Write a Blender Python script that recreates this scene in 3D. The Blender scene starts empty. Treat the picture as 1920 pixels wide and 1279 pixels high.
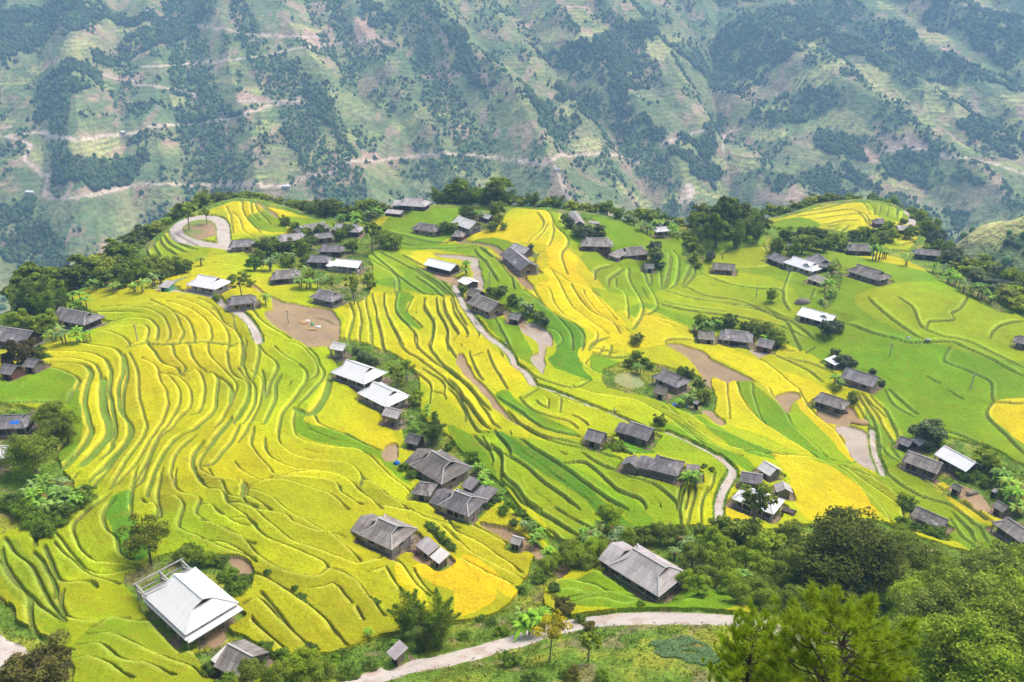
import bpy, math, random
import numpy as np

R = math.radians
rng = np.random.default_rng(7)
random.seed(7)
SC = bpy.context.scene
COL = SC.collection

# ------------------------------------------------------------------ camera
CAM_H = 100.0
PITCH = R(24.0)
F = 1493.0                                   # focal length in photo pixels (1920 wide)
cd = bpy.data.cameras.new("camera")
cam = bpy.data.objects.new("camera", cd)
COL.objects.link(cam)
cam.location = (0, 0, CAM_H)
cam.rotation_euler = (R(90) - PITCH, 0, 0)
cd.sensor_width = 36.0
cd.lens = 36.0 * F / 1920.0
cd.clip_start = 0.5
cd.clip_end = 6000
SC.camera = cam

# ------------------------------------------------------------------ sky and sun
SUN_EL, SUN_AZ = R(60), R(52)               # azimuth from +Y (view direction), negative = left
W = bpy.data.worlds.new("World")
SC.world = W
W.use_nodes = True
wn = W.node_tree
bg = wn.nodes["Background"]
sky = wn.nodes.new("ShaderNodeTexSky")
sky.sky_type = 'NISHITA'
sky.sun_disc = False
sky.sun_elevation = SUN_EL
sky.sun_rotation = SUN_AZ
sky.air_density = 0.7
sky.dust_density = 6.0
sky.ozone_density = 0.3
wn.links.new(sky.outputs[0], bg.inputs[0])
bg.inputs[1].default_value = 0.15
sl = bpy.data.lights.new("sun", 'SUN')
sl.energy = 1.75
sl.angle = R(25)
sl.color = (1.0, 0.95, 0.87)
so = bpy.data.objects.new("sun", sl)
COL.objects.link(so)
sdir = (math.sin(SUN_AZ) * math.cos(SUN_EL), math.cos(SUN_AZ) * math.cos(SUN_EL), math.sin(SUN_EL))
from mathutils import Vector
so.rotation_euler = Vector(sdir).to_track_quat('Z', 'Y').to_euler()
SC.view_settings.view_transform = 'Standard'
SC.view_settings.look = 'None'
SC.view_settings.exposure = 0.74
SC.view_settings.gamma = 1.0
SC.cycles.use_denoising = True
SC.cycles.max_bounces = 6
SC.cycles.diffuse_bounces = 3
SC.cycles.transparent_max_bounces = 8
SC.cycles.volume_bounces = 2

# ------------------------------------------------------------------ small helpers
def link_mesh(name, me, parent=None):
    o = bpy.data.objects.new(name, me)
    COL.objects.link(o)
    if parent is not None:
        o.parent = parent
    return o

def make_mesh(name, V, F4=None, F3=None, mat=None, col=None, smooth=False):
    """numpy arrays -> mesh data; F4 quads, F3 tris, col per vertex rgb"""
    V = np.asarray(V, np.float32)
    F4 = np.zeros((0, 4), np.int32) if F4 is None else np.asarray(F4, np.int32)
    F3 = np.zeros((0, 3), np.int32) if F3 is None else np.asarray(F3, np.int32)
    me = bpy.data.meshes.new(name)
    me.vertices.add(len(V))
    me.vertices.foreach_set("co", V.ravel())
    loops = np.concatenate([F4.ravel(), F3.ravel()])
    me.loops.add(len(loops))
    me.loops.foreach_set("vertex_index", loops)
    n = len(F4) + len(F3)
    me.polygons.add(n)
    st = np.concatenate([np.arange(len(F4)) * 4, len(F4) * 4 + np.arange(len(F3)) * 3]).astype(np.int32)
    me.polygons.foreach_set("loop_start", st)
    if smooth:
        me.polygons.foreach_set("use_smooth", np.ones(n, bool))
    me.update(calc_edges=True)
    if col is not None:
        a = me.color_attributes.new("Col", 'FLOAT_COLOR', 'POINT')
        c = np.ones((len(V), 4), np.float32)
        c[:, :3] = col
        a.data.foreach_set("color", c.ravel())
    if mat is not None:
        me.materials.append(mat)
    return me

class MB:
    """collects boxes, polygons and tubes into one mesh"""
    def __init__(s):
        s.v, s.f = [], []
    def add(s, vs, fs):
        b = len(s.v)
        s.v += [tuple(p) for p in vs]
        s.f += [tuple(b + i for i in f) for f in fs]
    def box(s, x0, x1, y0, y1, z0, z1):
        s.add([(x0, y0, z0), (x1, y0, z0), (x1, y1, z0), (x0, y1, z0), (x0, y0, z1), (x1, y0, z1), (x1, y1, z1), (x0, y1, z1)],
              [(3, 2, 1, 0), (4, 5, 6, 7), (0, 1, 5, 4), (1, 2, 6, 5), (2, 3, 7, 6), (3, 0, 4, 7)])
    def bar(s, a, b, w, h=None):
        a, b = Vector(a), Vector(b)
        d = (b - a).normalized()
        up = Vector((0, 0, 1)) if abs(d.z) < 0.95 else Vector((1, 0, 0))
        x = d.cross(up).normalized() * w / 2
        y = x.cross(d).normalized() * (h or w) / 2
        s.add([a - x - y, a + x - y, a + x + y, a - x + y, b - x - y, b + x - y, b + x + y, b - x + y],
              [(0, 1, 2, 3), (7, 6, 5, 4), (1, 0, 4, 5), (2, 1, 5, 6), (3, 2, 6, 7), (0, 3, 7, 4)])
    def slab(s, pts, t):
        """polygon thickened downwards"""
        n = len(pts)
        s.add(list(pts) + [(p[0], p[1], p[2] - t) for p in pts],
              [tuple(range(n)), tuple(range(2 * n - 1, n - 1, -1))] + [(i, n + i, n + (i + 1) % n, (i + 1) % n) for i in range(n)])
    def tube(s, pts, rad, k=6):
        P = [Vector(p) for p in pts]
        b = len(s.v)
        for i, p in enumerate(P):
            d = (P[min(i + 1, len(P) - 1)] - P[max(i - 1, 0)]).normalized()
            up = Vector((0, 0, 1)) if abs(d.z) < 0.9 else Vector((1, 0, 0))
            x = d.cross(up).normalized()
            y = x.cross(d).normalized()
            for j in range(k):
                a = 2 * math.pi * j / k
                s.v.append(tuple(p + (x * math.cos(a) + y * math.sin(a)) * rad[i]))
        for i in range(len(P) - 1):
            for j in range(k):
                s.f.append((b + i * k + j, b + i * k + (j + 1) % k, b + (i + 1) * k + (j + 1) % k, b + (i + 1) * k + j))
        s.f.append(tuple(b + (len(P) - 1) * k + j for j in range(k)))
    def mesh(s, name, mat):
        me = bpy.data.meshes.new(name)
        me.from_pydata(s.v, [], s.f)
        me.materials.append(mat)
        return me
    def obj(s, name, mat, parent=None):
        return link_mesh(name, s.mesh(name, mat), parent)

def thing(name, label, cat, loc=(0, 0, 0), rz=0.0, group=None):
    o = bpy.data.objects.new(name, None)
    o.empty_display_size = 0.5
    COL.objects.link(o)
    o.location = loc
    o.rotation_euler = (0, 0, rz)
    o['label'] = label
    o['category'] = cat
    if group:
        o['group'] = group
    return o

def hash2(i, j, s):
    h = (i * 374761393 + j * 668265263 + s * 1442695041) & 0x7fffffff
    h = ((h ^ (h >> 13)) * 1274126177) & 0x7fffffff
    return ((h ^ (h >> 16)) & 0xffff) / 65535.0

def vnoise(x, y, s=0):
    xi, yi = np.floor(x).astype(np.int64), np.floor(y).astype(np.int64)
    fx, fy = x - xi, y - yi
    fx, fy = fx * fx * (3 - 2 * fx), fy * fy * (3 - 2 * fy)
    a, b = hash2(xi, yi, s), hash2(xi + 1, yi, s)
    c, d = hash2(xi, yi + 1, s), hash2(xi + 1, yi + 1, s)
    return (a + (b - a) * fx) * (1 - fy) + (c + (d - c) * fx) * fy

def fbm(x, y, s=0, o=4):
    r, a, t = 0.0, 0.5, 0.0
    for k in range(o):
        r = r + a * vnoise(x * 2 ** k, y * 2 ** k, s + k * 17)
        t += a
        a *= 0.5
    return r / t

def sstep(a, b, x):
    t = np.clip((x - a) / (b - a), 0, 1)
    return t * t * (3 - 2 * t)

# ------------------------------------------------------------------ materials
def new_mat(name):
    m = bpy.data.materials.new(name)
    m.use_nodes = True
    t = m.node_tree
    return m, t, t.nodes["Principled BSDF"]

def N(t, kind, **kw):
    n = t.nodes.new(kind)
    for k, v in kw.items():
        setattr(n, k, v)
    return n

def mixc(t, fac, a, b, blend='MIX'):
    n = N(t, "ShaderNodeMix", data_type='RGBA', blend_type=blend)
    for i, v in ((0, fac), (6, a), (7, b)):
        if hasattr(v, 'links') or hasattr(v, 'is_linked'):
            t.links.new(v, n.inputs[i])
        else:
            n.inputs[i].default_value = v if i == 0 else (*v, 1)
    return n.outputs[2]

def noise(t, scale, vec=None, detail=4, rough=0.6):
    n = N(t, "ShaderNodeTexNoise")
    n.inputs["Scale"].default_value = scale
    n.inputs["Detail"].default_value = detail
    n.inputs["Roughness"].default_value = rough
    if vec is not None:
        t.links.new(vec, n.inputs["Vector"])
    return n.outputs["Fac"]

def ramp(t, v, lo, hi, a=0.0, b=1.0):
    n = N(t, "ShaderNodeMapRange")
    t.links.new(v, n.inputs[0])
    for i, x in enumerate((lo, hi, a, b)):
        n.inputs[i + 1].default_value = x
    return n.outputs[0]

def objco(t):
    return N(t, "ShaderNodeTexCoord").outputs["Object"]

def bump(t, h, dist, strength, bsdf):
    b = N(t, "ShaderNodeBump")
    b.inputs["Strength"].default_value = strength
    b.inputs["Distance"].default_value = dist
    t.links.new(h, b.inputs["Height"])
    t.links.new(b.outputs[0], bsdf.inputs["Normal"])

def rough(b, v, spec=0.3):
    b.inputs["Roughness"].default_value = v
    b.inputs["Specular IOR Level"].default_value = spec

def mat_attr(name, s1, s2, amt, bd, bs, dark=0.55):
    """vertex colour broken up by two scales of noise"""
    m, t, b = new_mat(name)
    a = N(t, "ShaderNodeAttribute", attribute_name="Col").outputs["Color"]
    co = objco(t)
    n1, n2 = noise(t, s1, co, 3, 0.7), noise(t, s2, co, 4)
    v = N(t, "ShaderNodeMath", operation='MULTIPLY')
    t.links.new(ramp(t, n1, 0.3, 0.7, 1 - amt, 1 + amt), v.inputs[0])
    t.links.new(ramp(t, n2, 0.3, 0.7, 1 - amt * dark, 1 + amt * dark), v.inputs[1])
    vv = N(t, "ShaderNodeCombineColor")
    for i in range(3):
        t.links.new(v.outputs[0], vv.inputs[i])
    c = mixc(t, 1.0, a, vv.outputs[0], 'MULTIPLY')
    t.links.new(c, b.inputs["Base Color"])
    rough(b, 0.85, 0.15)
    bump(t, n1, bd, bs, b)
    return m

M = {}
M['rice'] = mat_attr("rice_canopy", 2.6, 0.22, 0.22, 0.5, 0.7)
M['ground'] = mat_attr("grassy_ground", 1.6, 0.3, 0.38, 0.5, 0.9)
M['bare'] = mat_attr("bare_paddy", 1.4, 0.12, 0.14, 0.12, 0.5)
M['path'] = mat_attr("pale_concrete", 0.9, 0.15, 0.12, 0.05, 0.4)
M['far'] = mat_attr("far_hillside", 0.11, 0.018, 0.35, 6.0, 0.8)
M['leaf'] = None

def mat_plain(name, col, s=2.0, amt=0.2, bd=0.03, r=0.8, spec=0.2, rnd=0.0):
    m, t, b = new_mat(name)
    co = objco(t)
    n1 = noise(t, s, co, 5)
    d = tuple(x * (1 - amt) for x in col)
    l = tuple(min(1, x * (1 + amt)) for x in col)
    c = mixc(t, ramp(t, n1, 0.3, 0.7), d, l)
    if rnd:
        oi = N(t, "ShaderNodeObjectInfo").outputs["Random"]
        g = N(t, "ShaderNodeCombineColor")
        v = ramp(t, oi, 0, 1, 1 - rnd, 1 + rnd)
        for i in range(3):
            t.links.new(v, g.inputs[i])
        c = mixc(t, 1.0, c, g.outputs[0], 'MULTIPLY')
    t.links.new(c, b.inputs["Base Color"])
    rough(b, r, spec)
    bump(t, n1, bd, 0.5, b)
    return m

def mat_roof(name, col, stain, amt, r=0.7):
    """corrugated sheets: ribs run down the slope (local Y), sheet rows, streaks"""
    m, t, b = new_mat(name)
    co = objco(t)
    mp = N(t, "ShaderNodeMapping")
    mp.inputs["Scale"].default_value = (1.0, 0.16, 0.3)
    t.links.new(co, mp.inputs[0])
    streak = noise(t, 1.5, mp.outputs[0], 5, 0.7)
    blot = noise(t, 0.35, co, 4)
    w = N(t, "ShaderNodeTexWave", wave_type='BANDS', bands_direction='X')
    w.inputs["Scale"].default_value = 1.25
    t.links.new(co, w.inputs[0])
    br = N(t, "ShaderNodeTexBrick")
    br.inputs["Scale"].default_value = 1.0
    br.inputs["Brick Width"].default_value = 0.95
    br.inputs["Row Height"].default_value = 1.3
    br.inputs["Mortar Size"].default_value = 0.03
    br.inputs["Color1"].default_value = (0.78, 0.78, 0.78, 1)
    br.inputs["Color2"].default_value = (1.15, 1.15, 1.15, 1)
    br.inputs["Mortar"].default_value = (0.6, 0.6, 0.6, 1)
    t.links.new(co, br.inputs[0])
    c = mixc(t, ramp(t, streak, 0.38, 0.68), col, stain)
    c = mixc(t, amt, c, br.outputs[0], 'MULTIPLY')
    g = N(t, "ShaderNodeCombineColor")
    oi = N(t, "ShaderNodeObjectInfo").outputs["Random"]
    ml = N(t, "ShaderNodeMath", operation='MULTIPLY')
    t.links.new(ramp(t, oi, 0, 1, 1 - 0.22 * amt, 1 + 0.22 * amt), ml.inputs[0])
    t.links.new(ramp(t, blot, 0.3, 0.7, 1 - 0.25 * amt, 1 + 0.2 * amt), ml.inputs[1])
    for i in range(3):
        t.links.new(ml.outputs[0], g.inputs[i])
    c = mixc(t, 1.0, c, g.outputs[0], 'MULTIPLY')
    t.links.new(c, b.inputs["Base Color"])
    rough(b, r, 0.25)
    bump(t, w.outputs["Fac"], 0.04, 0.6, b)
    return m

M['grey_roof'] = mat_roof("weathered_grey_sheets", (0.235, 0.22, 0.225), (0.12, 0.11, 0.115), 0.9)
M['aged_roof'] = mat_roof("aged_brown_grey_sheets", (0.27, 0.245, 0.225), (0.13, 0.115, 0.105), 1.0)
M['pale_roof'] = mat_roof("pale_cement_sheets", (0.43, 0.40, 0.40), (0.30, 0.27, 0.26), 0.7)
M['white_roof'] = mat_roof("white_metal_sheets", (0.77, 0.77, 0.77), (0.70, 0.70, 0.71), 0.10, 0.55)
M['cream_roof'] = mat_roof("off_white_sheets", (0.66, 0.64, 0.62), (0.52, 0.50, 0.47), 0.35)
M['moss_roof'] = mat_roof("mossy_brown_sheets", (0.20, 0.18, 0.15), (0.10, 0.10, 0.07), 0.9)
M['earth'] = mat_plain("rammed_earth", (0.40, 0.29, 0.19), 1.2, 0.3, rnd=0.15)
M['wood'] = mat_plain("dark_plank_wall", (0.085, 0.062, 0.052), 2.0, 0.35, rnd=0.2)
M['redwood'] = mat_plain("red_brown_plank_wall", (0.16, 0.075, 0.05), 2.0, 0.3)
M['cream'] = mat_plain("cream_plaster", (0.52, 0.46, 0.37), 0.7, 0.18)
M['concrete'] = mat_plain("raw_concrete", (0.36, 0.35, 0.34), 1.2, 0.2)
M['dark'] = mat_plain("dark_opening", (0.02, 0.018, 0.016), 1, 0.1)
M['timber'] = mat_plain("grey_timber", (0.22, 0.19, 0.16), 3, 0.3)
M['cap_light'] = mat_plain("pale_ridge_cap", (0.42, 0.40, 0.40), 2, 0.15)
M['cap_white'] = mat_plain("white_ridge_cap", (0.64, 0.64, 0.65), 2, 0.05)
M['blue'] = mat_plain("blue_tarpaulin", (0.03, 0.16, 0.55), 2, 0.15, r=0.5)
M['white_cloth'] = mat_plain("white_cloth", (0.72, 0.70, 0.74), 2, 0.1)
M['green_tin'] = mat_plain("green_tin", (0.14, 0.42, 0.24), 2, 0.1)
M['red_cloth'] = mat_plain("red_cloth", (0.5, 0.06, 0.05), 2, 0.1)
M['straw'] = mat_plain("straw", (0.36, 0.24, 0.11), 3, 0.3)
M['stone'] = mat_plain("pale_stone", (0.38, 0.36, 0.33), 2, 0.3)
M['bark'] = mat_plain("bark", (0.10, 0.075, 0.055), 3, 0.4)
M['palebark'] = mat_plain("pale_bark", (0.24, 0.20, 0.16), 3, 0.3)
M['pole'] = mat_plain("concrete_pole", (0.40, 0.38, 0.35), 2, 0.12)

def mat_leaf(name, trans=0.38, rnd=0.26):
    m, t, b = new_mat(name)
    a = N(t, "ShaderNodeAttribute", attribute_name="Col").outputs["Color"]
    oi = N(t, "ShaderNodeObjectInfo").outputs["Random"]
    g = N(t, "ShaderNodeCombineColor")
    t.links.new(ramp(t, oi, 0, 1, 1 - rnd * 0.6, 1 + rnd * 1.3), g.inputs[0])
    t.links.new(ramp(t, oi, 0, 1, 1 - rnd, 1 + rnd), g.inputs[1])
    t.links.new(ramp(t, oi, 0, 1, 1 + rnd, 1 - rnd), g.inputs[2])
    c = mixc(t, 1.0, a, g.outputs[0], 'MULTIPLY')
    t.links.new(c, b.inputs["Base Color"])
    rough(b, 0.75, 0.08)
    tr = N(t, "ShaderNodeBsdfTranslucent")
    t.links.new(c, tr.inputs[0])
    mx = N(t, "ShaderNodeMixShader")
    mx.inputs[0].default_value = trans
    t.links.new(b.outputs[0], mx.inputs[1])
    t.links.new(tr.outputs[0], mx.inputs[2])
    t.links.new(mx.outputs[0], t.nodes["Material Output"].inputs[0])
    return m
M['leaf'] = mat_leaf("foliage")
# ------------------------------------------------------------------ survey of the place
# All survey points were read off the photograph as sight lines and are intersected with the terrain, so
# every point below becomes a place on the ground.
SP, CP = math.sin(PITCH), math.cos(PITCH)

def sight(px, py):
    u, v = (np.asarray(px, float) - 960) / F, (np.asarray(py, float) - 639.5) / F
    y, z = CP - v * SP, -SP - v * CP
    h = np.hypot(u, y)
    return np.arctan2(u, y), -z / h            # azimuth, tan of depression

CTRL = """60 740 20,150 650 19,300 560 20,388 545 19,30 640 17,145 600 17,480 640 14,400 750 14,560 720 10,300 850 14,420 900 12
230 930 15,600 850 8,660 770 8,715 760 8,760 830 6,850 920 5,980 1030 4,700 1000 9,500 1000 13,355 1150 15,200 1050 17,60 1100 20
0 1279 27,300 1279 23,600 1200 16,900 1100 9,800 1180 14,960 1279 24,1200 1279 26,1500 1279 28,1900 1279 30,1100 1180 18,1300 1160 18
1205 1090 12,1450 1180 20,1100 1000 6,1600 1150 14,1900 1150 16,1600 1020 8,1900 1000 4,640 600 13,800 620 12,900 750 9,1000 850 8
1100 950 6,1240 880 10,1190 815 8,1300 950 8,1000 700 10,930 640 12,860 545 15,900 480 14,1000 400 20,1100 560 14,1060 480 18
1150 640 9,1250 700 6,1400 680 4,1380 640 5,1500 760 3,1600 820 2,1450 850 6,1550 950 5,1745 975 2,1780 880 4,1700 760 3,1900 760 5
1900 650 8,1700 600 10,1535 600 7,1640 515 11,1505 500 8,1355 500 6,1250 500 9,1300 600 6,1200 560 8,1850 560 11
450 374 20,350 430 18,260 490 12,540 410 15,600 450 13,700 425 14,770 395 18,880 390 17,1100 402 19,1230 435 13,1350 432 10
1450 415 10,1530 390 10,1620 377 11,1700 400 6,1735 450 2,1690 440 4,1600 470 6,1800 510 8,1920 585 9,0 600 14,100 560 14,200 545 15"""
CTRL = np.array([[float(q) for q in p.split()] for l in CTRL.split("\n") for p in l.split(",")])
_az, _t = sight(CTRL[:, 0], CTRL[:, 1])
_r = (CAM_H - CTRL[:, 2]) / _t
CX, CY, CZ = _r * np.sin(_az), _r * np.cos(_az), CTRL[:, 2]
ext = []
for d in range(-60, 61, 15):
    ext.append((40 * math.sin(R(d)), 40 * math.cos(R(d)), 44))
ext += [(-175, 150, 22), (-190, 90, 30), (-110, 50, 34), (190, 60, 34), (235, 160, 12), (265, 230, 12), (-190, 215, 12)]
ext = np.array(ext)
CX, CY, CZ = np.r_[CX, ext[:, 0]], np.r_[CY, ext[:, 1]], np.r_[CZ, ext[:, 2]]

def tps_k(d2):
    return np.where(d2 > 1e-9, d2 * np.log(np.maximum(d2, 1e-9)) * 0.5, 0)
n = len(CX)
S = 100.0
K = tps_k(((CX[:, None] - CX) ** 2 + (CY[:, None] - CY) ** 2) / S ** 2) + 0.012 * np.eye(n)
P_ = np.c_[np.ones(n), CX / S, CY / S]
A = np.block([[K, P_], [P_.T, np.zeros((3, 3))]])
WT = np.linalg.solve(A, np.r_[CZ, 0, 0, 0])

def tps(x, y):
    sh = x.shape
    x, y = x.ravel(), y.ravel()
    out = np.empty(len(x))
    for i in range(0, len(x), 50000):
        a, b = x[i:i + 50000], y[i:i + 50000]
        out[i:i + 50000] = tps_k(((a[:, None] - CX) ** 2 + (b[:, None] - CY) ** 2) / S ** 2) @ WT[:n] + WT[n] + WT[n + 1] * a / S + WT[n + 2] * b / S
    return np.clip(out, -8, 55).reshape(sh)

# edge of the bench, where it drops into the valley
CREST = """-60 640 12,0 606 13,100 562 14,200 535 13,240 492 12,300 448 15,350 412 18,400 384 20,440 374 20,490 377 19,540 398 15,600 412 14,680 420 14
730 402 16,770 392 18,830 389 17,880 388 17,940 391 18,1000 389 20,1050 394 20,1100 400 19,1160 412 17,1230 431 13,1300 432 10,1350 430 10,1440 414 10,1480 402 10,1530 387 10
1580 378 11,1620 375 11,1670 380 9,1705 400 6,1735 440 3,1760 490 5,1800 512 8,1860 555 10,1920 586 10,1980 610 9"""
CREST = np.array([[float(q) for q in p.split()] for l in CREST.split("\n") for p in l.split(",")])
caz, ct = sight(CREST[:, 0], CREST[:, 1])
cr = (CAM_H - CREST[:, 2]) / ct
AZ0, AZ1 = R(-54), R(54)
NA = 900
AZ = np.linspace(AZ0, AZ1, NA)
RC = np.interp(AZ, caz, cr)
RC = np.convolve(np.pad(RC, 7, mode='edge'), np.hanning(15) / np.hanning(15).sum(), 'valid')
RR = np.r_[np.geomspace(12, 470, 700), np.linspace(474, 2500, 620)]

def crest_r(az):
    return np.interp(az, AZ, RC)

# far valley and the mountain across it
ravA, ravT = sight(np.array([1235., 1262, 1290, 1330, 1378, 1392, 1372, 1350, 1330, 1320]), np.full(10, 200.))
ravR = np.array([760., 860, 950, 1030, 1130, 1230, 1340, 1450, 1600, 2300])
BUMPS = [(1570, 790, 135, 110, 90), (1760, 860, 20, 120, 120), (1965, 560, 178, 85, 80), (1330, 640, 50, 70, 80)]   # photo column, range, height, spread
def far_z(az, r):
    x, y = r * np.sin(az), r * np.cos(az)
    foot = 850 + 60 * (fbm(x / 300, y / 2000, 3, 2) - .5) + np.where(x > 0, 60, -20) * sstep(0, 300, np.abs(x))
    up = np.maximum(y - foot, 0)
    z = -240 + 0.44 * (up + 60 * (np.exp(-up / 60) - 1)) + 0.12 * np.maximum(700 - y, 0)
    amp = sstep(-60, 240, y - foot)
    wx = x + 60 * (fbm(x / 260, y / 260, 11, 3) - .5)
    u = wx + 0.42 * (y - 1000)
    rid = lambda q: 1 - np.abs(2 * (q - np.floor(q)) - 1) * 1.0
    g = 46 * (rid(u / 330 + .2) - .5) + 22 * (rid(u / 127 + .7 + .3 * fbm(x / 200, y / 400, 5, 2)) - .5)
    z = z + amp * (g + 30 * (fbm(x / 160, y / 160, 21, 5) - .5))
    z = z + 6 * (fbm(x / 40, y / 40, 33, 4) - .5)
    rv = np.interp(r, ravR, ravA)
    d = np.abs(az - rv) * r
    z = z - 85 * np.exp(-d / 85) * sstep(700, 900, r)
    for (px, rb, h, sa, sr) in BUMPS:
        a0 = float(sight(px, 400)[0])
        z = z + h * np.exp(-(((az - a0) * rb / sa) ** 2 + ((r - rb) / sr) ** 2) * 0.5) * (0.9 + 0.2 * fbm(x / 60, y / 60, 44, 3))
    return z

def base_z(az, r):
    rc = crest_r(az)
    rin = np.minimum(r, rc)
    zc = tps(rin * np.sin(az), rin * np.cos(az))
    s = np.maximum(r - rc, 0)
    nf = zc - 0.70 * (s - 14 * (1 - np.exp(-s / 14))) + np.where(s > 0, 3.0 * (fbm(r * np.sin(az) / 25, r * np.cos(az) / 25, 9, 3) - .5) * sstep(5, 40, s), 0)
    fz = far_z(az, np.maximum(r, rc))
    k = 14.0
    h = np.clip(0.5 + 0.5 * (nf - fz) / k, 0, 1)
    sm = fz * (1 - h) + nf * h + k * h * (1 - h)
    slope = 100 - 1.27 * r                     # the hillside rises steeply towards the viewpoint
    zc = np.where(slope > zc - 9, 0.5 * (zc + slope + np.sqrt((zc - slope) ** 2 + 60)) - 0.2, zc)
    return np.where(s > 0, np.where(nf - fz > k, nf, sm), zc)

BZ = base_z(AZ[:, None] + 0 * RR[None, :], RR[None, :] + 0 * AZ[:, None])

def lookup(grid, az, r, raxis=RR):
    fa = np.clip((np.asarray(az) - AZ0) / (AZ1 - AZ0) * (NA - 1), 0, NA - 1.001)
    fr = np.clip(np.interp(r, raxis, np.arange(len(raxis))), 0, len(raxis) - 1.001)
    ia, ir = fa.astype(int), fr.astype(int)
    fa, fr = fa - ia, fr - ir
    return (grid[ia, ir] * (1 - fr) + grid[ia, ir + 1] * fr) * (1 - fa) + (grid[ia + 1, ir] * (1 - fr) + grid[ia + 1, ir + 1] * fr) * fa

def ground(x, y):
    return lookup(BZ, np.arctan2(x, y), np.hypot(x, y))

def at(px, py, dz=0.0):
    """where the sight line through a photo point meets the terrain (raised by dz): x, y, ground z"""
    px, py = np.atleast_1d(np.asarray(px, float)), np.atleast_1d(np.asarray(py, float))
    dz = np.broadcast_to(np.asarray(dz, float), px.shape)
    az, t = sight(px, py)
    fa = np.clip((az - AZ0) / (AZ1 - AZ0) * (NA - 1), 0, NA - 1.001)
    ia = fa.astype(int)
    w = (fa - ia)[:, None]
    prof = BZ[ia] * (1 - w) + BZ[ia + 1] * w
    gap = prof + dz[:, None] - (CAM_H - RR[None, :] * t[:, None])
    hit = (gap >= 0) & ((dz[:, None] < 1.0) | (RR[None, :] > 58))
    k = np.where(hit.any(1), hit.argmax(1), len(RR) - 1)
    k = np.maximum(k, 1)
    j = np.arange(len(px))
    g0, g1 = gap[j, k - 1], gap[j, k]
    f = np.clip(-g0 / np.where(np.abs(g1 - g0) < 1e-9, 1, g1 - g0), 0, 1)
    r = RR[k - 1] + f * (RR[k] - RR[k - 1])
    return np.c_[r * np.sin(az), r * np.cos(az), lookup(BZ, az, r)]

def smooth_line(p, closed=False, sub=5):
    p = np.asarray(p, float)
    if len(p) < 3:
        t = np.linspace(0, 1, 8)[:, None]
        return p[0] * (1 - t) + p[-1] * t
    q = np.r_[p[-1:], p, p[:2]] if closed else np.r_[[2 * p[0] - p[1]], p, [2 * p[-1] - p[-2]]]
    out = []
    for i in range(1, len(q) - 2):
        a, b, c, d = q[i - 1], q[i], q[i + 1], q[i + 2]
        for k in range(sub):
            t = k / sub
            out.append(0.5 * (2 * b + (c - a) * t + (2 * a - 5 * b + 4 * c - d) * t * t + (3 * b - a - 3 * c + d) * t ** 3))
    if not closed:
        out.append(q[-2])
    return np.array(out)

def parse(txt):
    """lines of 'x,y x,y ...' or '@ox oy scale' headers -> list of photo polylines (with optional leading '=value')"""
    ox = oy = 0.0
    s = 1.0
    res = []
    for l in txt.strip().split("\n"):
        l = l.strip()
        if not l:
            continue
        if l[0] == '@':
            ox, oy, s = [float(q) for q in l[1:].split()]
            continue
        tag = None
        if l[0] == '=':
            tag, l = l[1:].split(" ", 1)
        for part in l.split(";"):
            pts = [[float(q) for q in p.split(",")] for p in part.split()]
            res.append((tag, np.array(pts) / s + (ox, oy)))
    return res
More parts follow.
